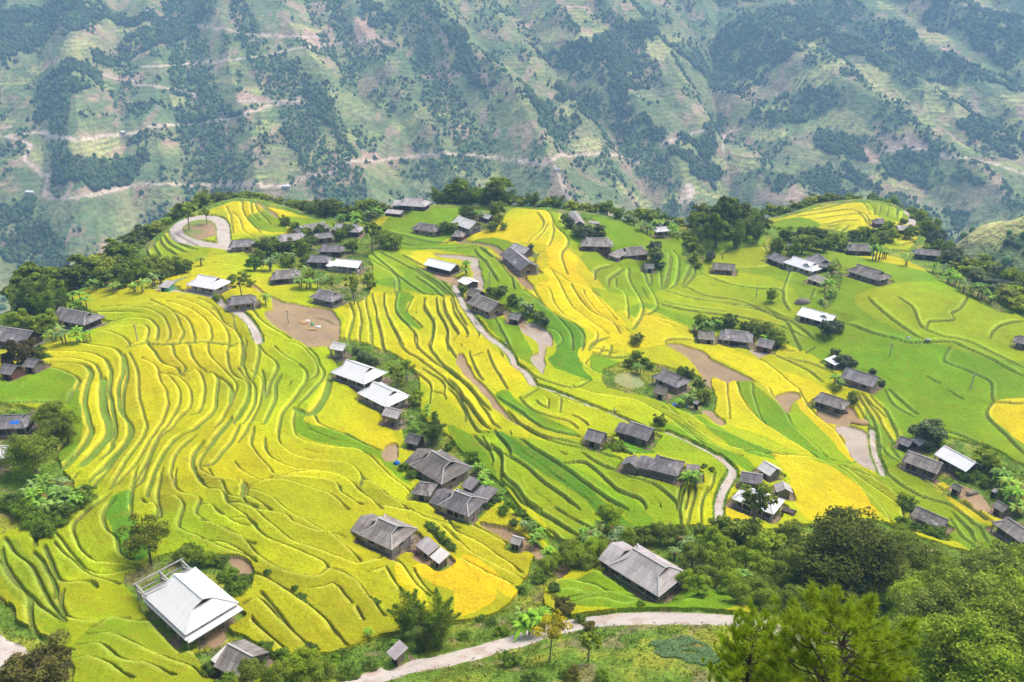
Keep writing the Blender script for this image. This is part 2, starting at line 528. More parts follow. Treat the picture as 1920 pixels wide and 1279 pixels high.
# terrace edges ( = width of the grassy bank in metres)
EDGES = parse("""
@0 560 3.198
600,60 850,65 960,100 1010,170 1020,230 1000,275
560,130 850,125 930,160 950,200 940,265
600,180 840,165 890,190 890,230 870,270
700,50 950,50 1050,100 1090,180 1100,220 1070,275
900,15 1000,60 1110,120 1160,200 1165,265
1000,20 1120,60 1230,130 1270,210 1265,270
1060,0 1200,50 1290,120 1360,200 1375,280 1360,330
1180,0 1290,60 1340,150 1430,220 1450,300 1445,420
1270,60 1350,150 1400,165 1430,230 1475,250 1460,320 1450,400
780,300 870,275 1000,280 1160,270 1260,270 1370,290 1450,280
=2.4 0,465 180,405 400,400 500,410 540,450 530,500 500,600 510,700 540,800 500,900 360,1040
0,545 130,470 290,430 400,450 470,490 470,530 430,580 400,640
=1.6 200,370 450,370 560,400 590,440 600,500
=4.0 600,500 600,560 610,700 640,790 620,850 560,920 480,1000
=2.0 180,330 480,330 600,360 650,410 660,470 650,560 670,640 680,740 690,800 660,920 600,980
=2.0 170,295 420,270 560,290 680,310 725,350 735,440 710,540 720,680 770,770 760,860 660,980 540,1110
190,240 400,205 600,200 720,230 775,280 760,300
=1.6 740,340 760,450 740,580 740,690 790,780 780,840 700,950 560,1150
=1.3 770,330 810,400 830,500 830,600 860,700 880,760 860,840 780,950 660,1160
850,360 940,420 960,500 1000,570 1010,650 970,760 900,860 790,1040 650,1160
=1.8 880,270 930,340 980,400 1060,430 1080,460
950,440 1030,490 1080,560 1080,630 1040,720 970,810 950,830
1000,450 1100,500 1150,580 1140,660 1100,700 1000,800 940,860 880,1000 790,1150
1030,280 1050,360 1110,420 1090,460
1130,280 1150,350 1190,410 1230,440
1100,470 1180,440 1220,500 1225,600 1190,690 1150,700
1250,280 1260,350 1330,430 1400,500 1420,550 1390,620 1340,720 1290,790
=1.6 1230,450 1290,470 1300,540 1280,680 1180,780 1100,820
=2.0 1300,480 1360,520 1390,570 1370,640
1360,330 1370,420 1420,480 1490,530 1490,600 1440,700 1400,750
=1.6 1450,400 1490,480 1530,540 1520,650 1460,760
=2.2 1380,730 1330,790 1240,910
=1.8 1110,815 1030,870 970,960 920,1060 880,1200
=1.2 1180,830 1090,900 1040,980 1030,1080 1070,1150 1100,1180
=1.8 1220,870 1160,950 1150,1030 1200,1100 1230,1140
=1.4 1440,770 1400,850 1340,930 1270,1000 1190,1010
1250,920 1200,980 1200,1030 1260,1070 1370,1100 1470,1110 1480,1150 1440,1200
950,830 900,960 850,1100 780,1150
0,640 200,630 390,640
@440 600 3.552
0,80 50,160 60,240 50,320
75,0 130,130 160,200 150,300 120,400
20,330 90,420 100,480 60,600 0,700
150,160 200,230 270,290 280,340 230,450 200,530
110,350 180,400 190,460 150,600 90,720 20,830
180,340 200,440 200,520
=1.8 300,370 270,450 260,560 200,690 180,700
260,180 320,240 420,300 440,320
330,150 440,180 520,260 550,320 540,380 470,420
=1.5 440,320 480,370 460,440 390,540 310,640 290,760 290,800
=1.6 480,190 540,240 560,300 590,340 580,390 520,480 420,570
420,580 390,660 400,750 450,810 600,850 800,870 900,910
=4 620,370 590,500 510,620 430,600
520,620 560,700 700,760 850,830 970,880
290,800 340,870 450,930 600,950 760,970 850,1050 840,1110
=1.5 200,800 210,880 280,950 420,1000 560,1010 690,1050 780,1100 860,1170 980,1279
=1.4 130,720 110,820 160,920 240,1000 270,1040 420,1060 600,1080 690,1110 720,1180 850,1250
0,960 60,1020 200,1080 340,1090 500,1130 640,1180 760,1279
70,1100 50,1150 130,1200 250,1279
900,910 980,1000 1100,1100 1250,1200 1380,1279
850,1060 960,1120 1050,1200 1150,1279
790,0 760,120 770,190
850,0 830,100 830,190
900,0 900,100 915,200
960,0 980,100 1010,220 1100,280
1030,0 1080,110 1140,210 1250,280 1400,400 1480,480
1200,90 1210,170 1320,280 1450,360 1520,420
1330,0 1320,130 1300,180 1380,300 1500,400 1620,520 1705,620
=1.5 1420,80 1420,160 1480,260
1110,300 1200,350 1290,420 1310,480 1300,570
1250,330 1390,420 1400,490 1410,540
1400,400 1500,500 1540,600 1620,740 1690,760
1480,480 1560,570 1640,680 1705,740
1310,480 1400,500
@400 340 3.996
1000,900 1040,980 1050,1060 1010,1180 1010,1279
1070,890 1100,1000 1110,1100 1080,1240
1130,800 1150,960 1180,1080 1190,1200 1190,1279
1190,850 1220,980 1240,1100 1280,1279
1280,850 1290,960 1350,1100 1430,1240
1380,840 1370,980 1450,1080 1520,1160 1530,1260
=1.4 1500,880 1450,980 1440,1000
1590,890 1580,960 1640,1040 1660,1100 1620,1230
1670,880 1690,1000 1750,1100 1750,1220
1730,880 1740,960 1800,1090 1840,1150 1800,1200
1800,880 1830,980 1900,1100
1100,550 1250,640 1370,720 1390,830
1180,540 1300,640 1420,740 1560,840 1650,860
1250,540 1480,660 1640,760 1760,860
1420,560 1600,660 1740,780 1800,850
150,240 200,300 230,380 300,420
210,160 230,250 290,330 350,390
280,150 290,240 340,300
310,150 330,220 430,330
100,200 130,280 150,400
=1.5 340,170 440,260 500,290
1290,380 1500,440 1700,470 1800,460
1320,430 1440,480 1560,490
0,560 240,560;0,620 250,650
440,980 560,1050 640,1110 740,1220;560,1000 760,1060 830,1110 890,1210;750,1020 850,1040 900,1070 950,1080
280,980 420,1100 580,1190;180,970 300,1080 370,1170
@0 340 3.996
940,530 1000,480 1100,430 1300,330
1000,610 980,540 1030,500
1060,590 1030,510 1090,450
1130,580 1100,500 1150,430
1210,570 1160,490 1190,410
1330,560 1220,480 1200,400
1400,540 1270,470 1220,390
1480,520 1330,460 1260,360
1510,500 1400,440 1290,380
@780 340 3.996
=1.4 910,240 960,310 940,370 870,430 840,465
990,330 950,400 900,450
1020,330 1030,400 1000,480 985,500
930,200 1010,260 1040,340 1130,430 1130,490 1090,550 1100,620 1130,700
1050,200 1090,240 1100,320 1200,420
1000,660 1090,720 1160,770 1280,800 1370,860
1020,680 1080,780 1170,950 1300,1050 1440,1150
1160,780 1230,900 1330,1000 1480,1080 1530,1150
1250,820 1290,900 1390,1010 1540,1090 1590,1130
1320,830 1400,930 1500,1040
920,790 1000,820 1040,930 1130,1020 1320,1110 1360,1180 1290,1279
800,820 880,880 1000,980 1180,1080 1260,1180 1240,1279
880,820 960,940 1080,1050 1160,1150 1170,1279
480,500 620,620 720,740 740,820
440,520 540,640 620,760
0,510 240,510 420,500
1340,750 1350,680 1470,640
1440,800 1450,740 1560,670
1500,740 1500,800 1570,860 1590,1000 1590,1040
1590,660 1600,760 1690,920 1690,1010 1620,1120
1700,680 1730,770 1800,900 1800,970 1710,1010
1750,700 1760,760 1740,800
1830,700 1840,820
1900,560 1890,680 1850,820
580,1040 640,1120 720,1279
970,1110 1050,1130 1100,1200 1050,1260
0,720 120,800 210,880;0,670 150,760 280,870
60,880 70,950 140,1080 130,1200 100,1279
150,880 170,980 240,1130 240,1279
210,880 220,990 300,1130 330,1160
270,890 300,1010 390,1140 380,1180
@840 560 3.198
840,370 830,410 960,470 1050,410
840,310 870,270 960,240
870,330 1000,360 1100,350;860,300 1000,330;900,350 930,300;960,350 980,290
480,440 560,490 740,540 860,500
=1.2 540,530 680,600 850,660 1020,690
750,530 900,580 1100,610 1250,680 1400,790 1535,890
800,500 1000,510 1160,560 1300,640 1450,760 1535,820
440,610 540,550;680,600 670,690
430,600 500,670 600,710 720,740 780,790
0,430 80,500 150,560 200,640 260,740 310,790
0,490 70,560 120,650 190,730 240,790
0,540 60,590 110,700 110,740
140,360 210,330
=1.3 130,330 170,430 210,500
=1.4 240,320 270,400 330,500 360,550
300,600 430,680 560,780 790,840
360,680 450,770 600,850 780,900 1000,960 1040,980
440,760 560,830 760,880 900,930
280,800 370,910 380,960
440,850 540,920 680,1010 850,1130 950,1200 1080,1279
680,1010 800,990 900,1050 1000,1150 1150,1220 1190,1279
800,930 900,1000 1080,1080 1250,1140 1360,1230 1370,1279
330,950 450,1000 560,1100 700,1200 790,1279
=1.4 160,830 240,900 320,940 320,1080 380,1140 450,1220 560,1279
210,840 270,960 260,1010
920,860 1000,840 1100,870 1200,900
1400,1130 1380,1200 1380,1279;1440,1150 1420,1279
@1240 560 4.264
780,490 880,560 1000,660 1100,740 1130,800 1240,950 1400,1080 1520,1279
870,450 1000,500 1170,580 1290,680
1010,490 1200,530 1400,620 1540,690 1620,760
=1.2 520,670 530,800 550,970
600,680 640,800 700,900 830,1020 1000,1130 1240,1279
720,680 740,800 780,920 830,1010
730,670 850,720 890,790 1000,930 1060,1040 1200,1160 1320,1279
0,160 150,220 280,290
30,380 60,340 300,340 700,380
60,380 200,450 330,570 400,650
130,390 260,440 400,560 570,660
200,900 330,1010 560,1100 800,1200 1000,1250
0,880 200,980 380,1120 560,1200 900,1279
0,930 150,1020 330,1150 520,1230 650,1279
0,60 400,130 700,170 960,230 1180,330
500,50 760,90 960,170 1160,280 1220,340
820,80 1000,170 1100,190 1250,250 1310,350
1570,780 1650,900 1720,1050 1740,1200
1600,780 1700,870 1791,960
1000,430 1060,430;1100,370 1110,430;1150,450 1220,400
390,730 430,800 420,930 500,980
@1580 560 4.265
0,180 200,270 420,330 560,360 850,350 980,400 1200,500 1450,640
200,0 330,120 500,250 640,340
450,0 560,80 600,180 640,240 800,310 1000,350 1250,470 1450,570
=1.3 990,0 940,80 870,130 880,180 740,190 680,200 670,250
1170,330 1210,260 1300,210 1440,190
860,400 810,510 1000,590 1180,680 1190,800 1210,840
=1.4 1210,840 1150,950 1280,1080 1450,1260
800,1060 1000,1130 1250,1260
330,740 420,870 560,960;370,740 480,840 600,940
150,780 250,900 330,1050 420,1200
220,800 330,900 420,1050 450,1180
100,830 200,1000 290,1180 300,1279
1210,840 1450,850
680,640 770,690;850,750 960,820
@1240 780 2.563
400,180 500,190 750,210
560,190 700,200 830,240 1000,300 1200,420
850,250 960,350 1060,450 1110,530
880,250 1000,340 1140,440 1160,510
820,220 960,260 1100,360 1170,430
1040,200 1080,280 1240,390 1400,440 1500,530 1570,620
1050,150 1110,210 1260,320 1400,400 1560,500 1660,600
1110,170 1160,230 1300,330 1480,440 1560,510
1390,500 1440,580 1500,640
1400,470 1480,560 1510,620
110,370 90,450 100,550;160,360 120,540;220,360 190,430 190,530;260,280 240,350 220,380
@0 880 3.206
670,160 560,240 460,330 450,400 500,500 600,570 850,600
=1.4 690,190 620,280 640,370 700,430 720,520 800,560
=1.3 320,380 420,500 520,610 650,650 820,610
330,460 450,580 560,660 720,710
=1.6 270,480 320,600 380,690 540,700 570,730
=1.6 200,510 270,600 330,700 340,790
=1.4 30,430 110,530 200,620 280,770 390,920
=1.4 15,500 60,640 180,770 270,860 390,940
=1.4 0,560 60,680 180,800 190,950 280,1060 430,1110
=1.4 380,740 370,830 440,920 600,930 770,870
=1.3 560,970 700,910 880,880 960,950 1100,1060 1250,1180
=1.2 530,1010 700,1010 850,1080 1000,1150 1230,1240
=1.2 470,1080 620,1070 740,1160 900,1190 1050,1260
400,1160 550,1150 700,1210 800,1279
830,0 790,180 790,300;850,190 880,220 940,230 950,310
=1.2 980,0 950,170 970,300 950,310
960,180 1060,180 1110,230 1080,320 1080,370 1200,420 1350,500 1539,560
1060,0 1050,100 1090,150 1190,180 1200,220 1180,280 1250,330 1400,400 1539,460
1170,0 1180,60 1230,110 1340,160 1380,230 1500,310 1530,350
1240,100 1330,90 1380,160 1539,230
1470,100 1460,180 1539,240;1200,220 1290,240 1400,330 1500,360
1250,0 1300,60 1440,90
=1.6 210,340 215,480;70,280 20,400
@380 880 3.206
0,50 150,80 250,90 240,180 300,240 500,290 560,340 700,390 860,400
30,130 130,160 160,230 260,290 310,360 410,440 560,500 750,590 700,650
250,100 420,180 520,260 640,330 800,420 950,560
0,220 60,240 130,300 260,320 300,350
0,330 120,360 250,430 340,530 480,620 680,660 780,610 880,650 1000,780 1100,900
0,440 130,460 250,520 330,580
160,200 320,260 420,350 560,450 700,500 870,560 970,580 1090,510
=1.3 300,640 420,690 560,780 700,880 810,1010
350,760 450,870 540,990 690,1110
=1.3 260,860 330,810 400,860 520,980 650,1100
1090,510 1200,590 1290,720 1370,780
1270,610 1310,690 1390,770
410,60 560,30 740,30 860,70 960,160 1060,230 1200,260 1400,340 1539,450
280,100 560,60 780,90 840,150 950,230
950,50 1050,110 1140,190 1280,270 1450,330 1539,360
960,60 940,110;1450,250 1460,310
780,610 930,700 1010,800;810,1010 870,1080
@760 800 3.996
300,650 370,780 560,890 760,1030 870,1110
0,640 180,730 340,800 480,950 680,1060 900,1170
140,560 290,650 440,720 640,830 860,950
640,150 720,230 730,370 840,480 960,620 1150,740 1300,840
1060,780 1150,850 1210,940
@760 1000 3.4286
900,370 960,330 1060,320 1200,350 1330,380;1160,280 1260,300 1420,350
900,400 1040,380 1200,400 1400,390 1600,380 1740,380
1060,430 1300,400 1500,420 1700,430 1900,420
1060,460 1250,440 1400,470 1600,450 1900,440
@1480 340 3.998
0,250 250,210 450,160 560,170
50,270 260,240 480,220 600,320
180,290 400,260 560,250 620,340
270,330 400,300 520,300;280,350 380,330
480,140 560,180 600,260
540,140 620,200 640,260
600,140 680,190 670,260
680,150 740,200 730,270
740,160 800,210 800,290
800,180 850,230 840,300
920,240 980,310 1010,400 1040,480
800,450 900,430 1000,420;820,490 920,460 1020,440
300,400 360,350;370,400 440,340;430,420 520,350
@1180 340 3.996
680,560 760,510 920,490 1010,500;640,450 610,540;810,410 760,500;690,590 690,560
650,650 900,660 1160,640
1150,820 1200,690;1350,900 1390,820
260,530 310,570 310,640 270,830;330,530 370,600 350,760 300,810;400,540 460,620 420,720 400,780
490,640 480,720 400,800
400,780 560,860 800,900 960,960 1080,1000 1200,1100 1280,1279
280,830 500,890 730,920 960,950
220,920 400,970 640,1000 900,1040 1110,1110
550,700 760,780 960,810 1140,820 1160,900 1200,980
1000,480 1030,540
""")

# crop colours (linear) and what grows where, painted in order
CROP = {'Y': (0.52, 0.455, 0.003), 'O': (0.53, 0.41, 0.003), 'YG': (0.37, 0.39, 0.002), 'OL': (0.30, 0.325, 0.002), 'OG': (0.215, 0.275, 0.003), 'LG': (0.24, 0.325, 0.002), 'G': (0.155, 0.27, 0.002), 'DG': (0.10, 0.225, 0.006)}
FIELDS = parse("""
@0 0 1
=OL -100,950 480,900 760,940 1000,1060 1000,1300 -100,1300
=G 1040,400 1230,430 1450,425 1560,470 1760,520 1980,600 1980,930 1840,900 1700,830 1650,760 1560,690 1450,640 1310,620 1210,580 1190,600 1150,560 1080,480
=LG 1100,540 1200,560 1300,520 1440,520 1500,570 1450,620 1300,600 1210,570 1150,590
=LG 1600,560 1760,530 1940,600 1940,680 1800,660 1680,620
=LG 1320,520 1340,480 1440,465 1455,500 1400,505
=G 690,450 720,420 760,395 860,390 890,420 850,445 800,470 740,470
=G 520,410 600,412 690,422 690,440 560,425
=LG 680,480 745,475 800,510 850,550 840,560 745,545 690,530
=Y 610,575 680,545 730,555 745,550 770,555 850,560 890,620 960,690 1000,730 960,760 1000,800 950,860 900,800 850,760 790,720 730,660 640,650 645,600
=G 745,548 775,560 760,580 790,620 770,615 743,590
=G 690,530 760,545 840,558 850,545 800,510 740,500 760,520
=Y 770,475 815,478 810,510 790,505
=G 800,465 895,462 930,490 980,545 1000,560 1030,590 1095,640 1090,690 1060,700 1035,690 1045,650 1010,620 960,590 930,560 905,545 895,490 870,480
=DG 1000,560 1095,620 1085,685 1110,715 1060,700 1028,680 1045,650
=G 888,578 930,600 965,605 995,660 1000,690 965,665 905,605
=Y 885,450 960,393 1030,389 1038,415 1063,448 1065,470 1083,488 1083,510 1110,545 1150,585 1175,615 1180,640 1160,648 1130,655 1095,655 1115,633 1080,610 1030,583 1010,553 1010,535 1030,530 1018,510 1030,500 1023,475 1025,463 993,458 960,458 930,450
=LG 1025,392 1052,392 1060,425 1090,470 1085,485 1066,465 1063,445 1040,415
=G 885,455 930,449 965,460 965,470 930,470
=Y 1200,590 1310,625 1330,640 1400,670 1450,690 1545,730 1560,760 1600,850 1595,858 1500,745 1450,745 1420,715 1320,665 1250,650 1190,660 1100,690 1090,655 1190,635
=Y 385,378 440,370 500,378 540,405 500,395 480,400 520,435 470,440 430,440 425,400
=G 462,410 500,398 530,420 535,435 500,437 475,425
=LG 240,485 300,445 370,460 395,470 370,495 330,490 265,500
=YG 400,480 465,475 462,520 400,520 360,515
=G 1105,672 1130,668 1170,690 1140,705 1110,700
=G 928,748 952,735 974,760 1028,788 1090,820 1059,818 1015,804 965,773
=LG 840,800 890,820 930,810 980,825 1100,830 1160,860 1175,875 1280,920 1270,1000 1200,1010 1130,990 1080,1020 1060,1030 1000,960 950,920 900,870 860,840
=G 840,800 875,815 910,850 935,900 970,950 1050,1020 1030,1030 960,960 900,880 850,840
=DG 925,812 970,830 1060,880 1150,960 1210,1010 1160,1000 1080,930 1010,890 960,855
=G 1010,850 1060,870 1130,910 1200,950 1235,1010 1200,1000 1150,945 1080,890
=LG 1050,960 1100,960 1150,990 1090,1020 1060,1010
=LG 1225,812 1290,800 1370,870 1350,915 1330,900 1290,870 1230,850
=DG 1130,840 1160,826 1230,850 1180,855
=G 1240,795 1320,830 1400,865 1420,895 1390,880 1330,850 1260,815
=G 1300,780 1370,815 1480,868 1440,865 1370,840
=G 1370,730 1400,715 1440,745 1480,780 1530,830 1610,870 1560,870 1500,850 1440,800 1390,760
=LG 1480,775 1500,752 1530,800 1590,865 1550,860 1500,820
=Y 1365,725 1380,718 1400,760 1450,810 1530,860 1500,855 1430,820 1370,800 1360,770
=Y 1335,715 1362,722 1360,785 1340,780 1338,740
=O 1490,740 1530,780 1570,810 1600,860 1590,865 1540,810 1500,770
=LG 1500,865 1600,875 1720,940 1700,990 1640,960 1560,885
=G 1620,770 1690,820 1740,900 1800,960 1890,1030 1830,1040 1780,1010 1690,940 1640,890 1650,860
=YG 1610,750 1650,780 1690,830 1690,845 1650,800
=O 1447,856 1490,856 1552,877 1607,916 1630,948 1644,975 1591,971 1521,983 1497,963 1482,928 1478,893
=O 1355,945 1395,965 1400,985 1355,990
=Y 1864,757 1955,757 1955,860 1890,815 1855,785
=O 778,1068 839,1051 882,1067 932,1117 906,1146 856,1162 847,1117 812,1099
=O 868,1050 900,1058 964,1108 961,1127 935,1114
=Y 740,1060 790,1110 800,1160 760,1150
=G -20,729 37,707 88,694 125,702 144,716 138,735 122,760 62,757 -20,762
=G 122,760 150,735 153,779 156,816 147,851 103,876 125,832 134,798
=G 553,791 567,769 586,797 665,820 710,848 744,876 772,912 750,901 693,853 609,836 564,820
=Y 570,790 625,705 690,755 745,830 715,845 650,815
=DG 200,964 215,936 250,927 246,974 300,1017 265,1055 234,1048 218,1014
=OG 160,1190 280,1155 400,1250 400,1290 120,1290
=OG 20,1010 70,1080 130,1180 120,1220 60,1160 0,1090 0,1040
=G 1025,1100 1080,1090 1180,1085 1380,1120 1350,1152 1200,1150 1060,1140
=Y 1450,425 1540,385 1620,373 1700,395 1735,450 1730,470 1690,460 1650,430 1640,445 1610,440 1570,425 1500,420
=LG 1610,373 1690,385 1700,415 1660,415 1630,395
=G 1430,425 1500,410 1540,425 1500,440 1450,445
""")
GRASS = parse("""
@0 0 1
480,1330 520,1245 560,1235 640,1225 720,1195 850,1172 935,1150 985,1090 1000,1050 1040,1040 1060,1080 1030,1100 1020,1140 1080,1165 1000,1190 900,1225 760,1255 660,1320
-200,1130 0,1130 40,1170 120,1225 120,1330 -200,1340
660,1340 760,1262 900,1232 1000,1203 1080,1180 1160,1160 1260,1155 1420,1160 1500,1180 2100,1150 2200,1340
870,850 900,870 930,930 1000,990 1060,1050 1150,1090 1290,1100 1380,1130 1480,1185 1700,1230 2150,1240 2150,1050 1930,1020 1830,1040 1700,1000 1640,980 1500,990 1400,1000 1300,990 1140,1000 1060,1020 990,970 930,900
-40,640 40,640 180,610 200,600 110,555 60,520 -60,560
-40,775 60,768 100,785 108,830 118,880 145,925 130,975 60,995 -40,975
420,1050 470,1060 470,1110 440,1130 430,1180 470,1200 500,1240 380,1250 370,1200 330,1180 250,1120 235,1085 330,1040
870,445 920,425 960,392 920,385 870,395 850,420
1055,395 1080,392 1120,420 1130,445 1100,450 1075,430
1285,440 1320,470 1310,505 1280,490
1290,440 1440,425 1430,440 1300,450
1130,700 1180,680 1250,690 1330,720 1340,770 1300,780 1230,750 1140,730
1450,430 1600,440 1640,470 1560,475 1480,460 1440,470
1560,490 1545,560 1535,575 1555,580 1575,540 1575,500
1600,465 1760,480 1830,520 1900,575 1880,590 1780,540 1700,490
-40,580 80,560 200,540 330,520 340,500 230,480 -40,500
430,455 540,440 640,430 740,440 740,470 690,475 700,530 640,560 590,530 570,520 500,490 480,505 465,480
1690,845 1760,900 1830,950 1940,1010 1940,900 1850,840 1740,820
615,640 700,650 780,700 790,780 850,830 920,910 900,930 830,870 770,840 740,790 640,700
1225,430 1285,440 1290,420 1210,415 1195,425
1105,1160 1300,1148 1440,1160 1440,1175 1100,1180
640,555 690,490 700,540 670,570
""")
BARE = parse("""
@0 0 1
=B 460,526 483,540 500,553 540,570 608,580 633,598 640,613 635,635 625,650 585,653 563,643 540,628 510,610 495,593 512,580 507,560 485,548
=P 815,478 888,483 898,493 908,540 898,548 888,540 885,505 865,490 835,486
=P 974,619 996,607 1015,612 1037,635 1037,651 1024,657 1020,701 1012,701 995,682 996,669 1009,663 1006,644
=B 854,677 863,665 874,676 893,710 918,738 949,773 974,799 965,796 934,776 896,735 868,704
=B 1249,649 1275,647 1317,661 1334,675 1371,694 1414,715 1376,717 1364,722 1350,715 1334,710 1334,729 1315,710 1296,682 1270,661
=P 1403,661 1416,655 1444,665 1421,674
=B 1452,744 1489,737 1500,750 1485,759 1478,776 1465,766
=P 1568,801 1615,807 1630,831 1632,858 1646,887 1615,874 1595,858 1583,827
=B 1317,775 1331,772 1362,795 1348,800
=B 714,848 744,835 747,862 724,870
=N 1150,708 1181,699 1205,711 1204,724 1184,729 1160,721
=E 900,985 935,990 968,1000 1018,1035 1008,1050 975,1025 920,1000
=E 804,510 862,522 870,540 852,540 830,530
=E 860,452 920,460 945,473 960,500 985,525 1004,540 990,545 960,520 940,490 915,465 862,459
=E 790,1040 830,1050 790,1060 770,1045
=E 1530,770 1590,765 1610,790 1590,800 1550,795
=E 1780,910 1830,920 1860,955 1840,965 1800,935
=E 345,412 372,406 404,412 410,440 380,450 350,446
=N 360,520 300,545 290,540 330,525
=E 940,590 965,600 990,620 960,612
=E 920,1000 1060,1060 1050,1085 1010,1050
=E 480,378 510,396 525,410 512,408 492,392
=E 380,1180 410,1175 425,1190 400,1205
=E 430,1050 470,1060 462,1085 440,1075
""")
BARECOL = {'B': (0.29, 0.21, 0.13), 'P': (0.36, 0.305, 0.255), 'N': (0.21, 0.25, 0.10), 'E': (0.28, 0.195, 0.115)}
# paths: width in metres, then the line
PATHS = parse("""
@0 0 1
=4.2 600,1310 680,1279 760,1253 830,1240 900,1222 960,1205 1000,1192 1080,1171 1160,1162 1260,1160 1360,1163 1420,1171 1480,1188 1600,1225
=4.5 432,466 420,452 418,425 405,411 375,408 345,416 330,430 337,446 360,455 395,460 425,464
=1.5 852,538 870,575 890,605 915,632 940,650 958,668 965,685 985,700 1000,722
=0.55 1000,722 1040,735 1090,755 1140,775 1210,805 1250,815
=0.75 1250,812 1300,835 1345,858
=1.5 1345,858 1366,874 1373,890 1358,915 1348,945 1348,978
=2.2 355,545 400,558 440,583 470,608 485,640
=3 -60,1185 0,1212 25,1228 10,1245 -60,1260
=1.6 290,543 340,546 360,548
=3.5 1700,398 1712,410 1708,422
=1.2 1635,808 1640,850 1655,890
=0.8 1600,700 1560,680
""")
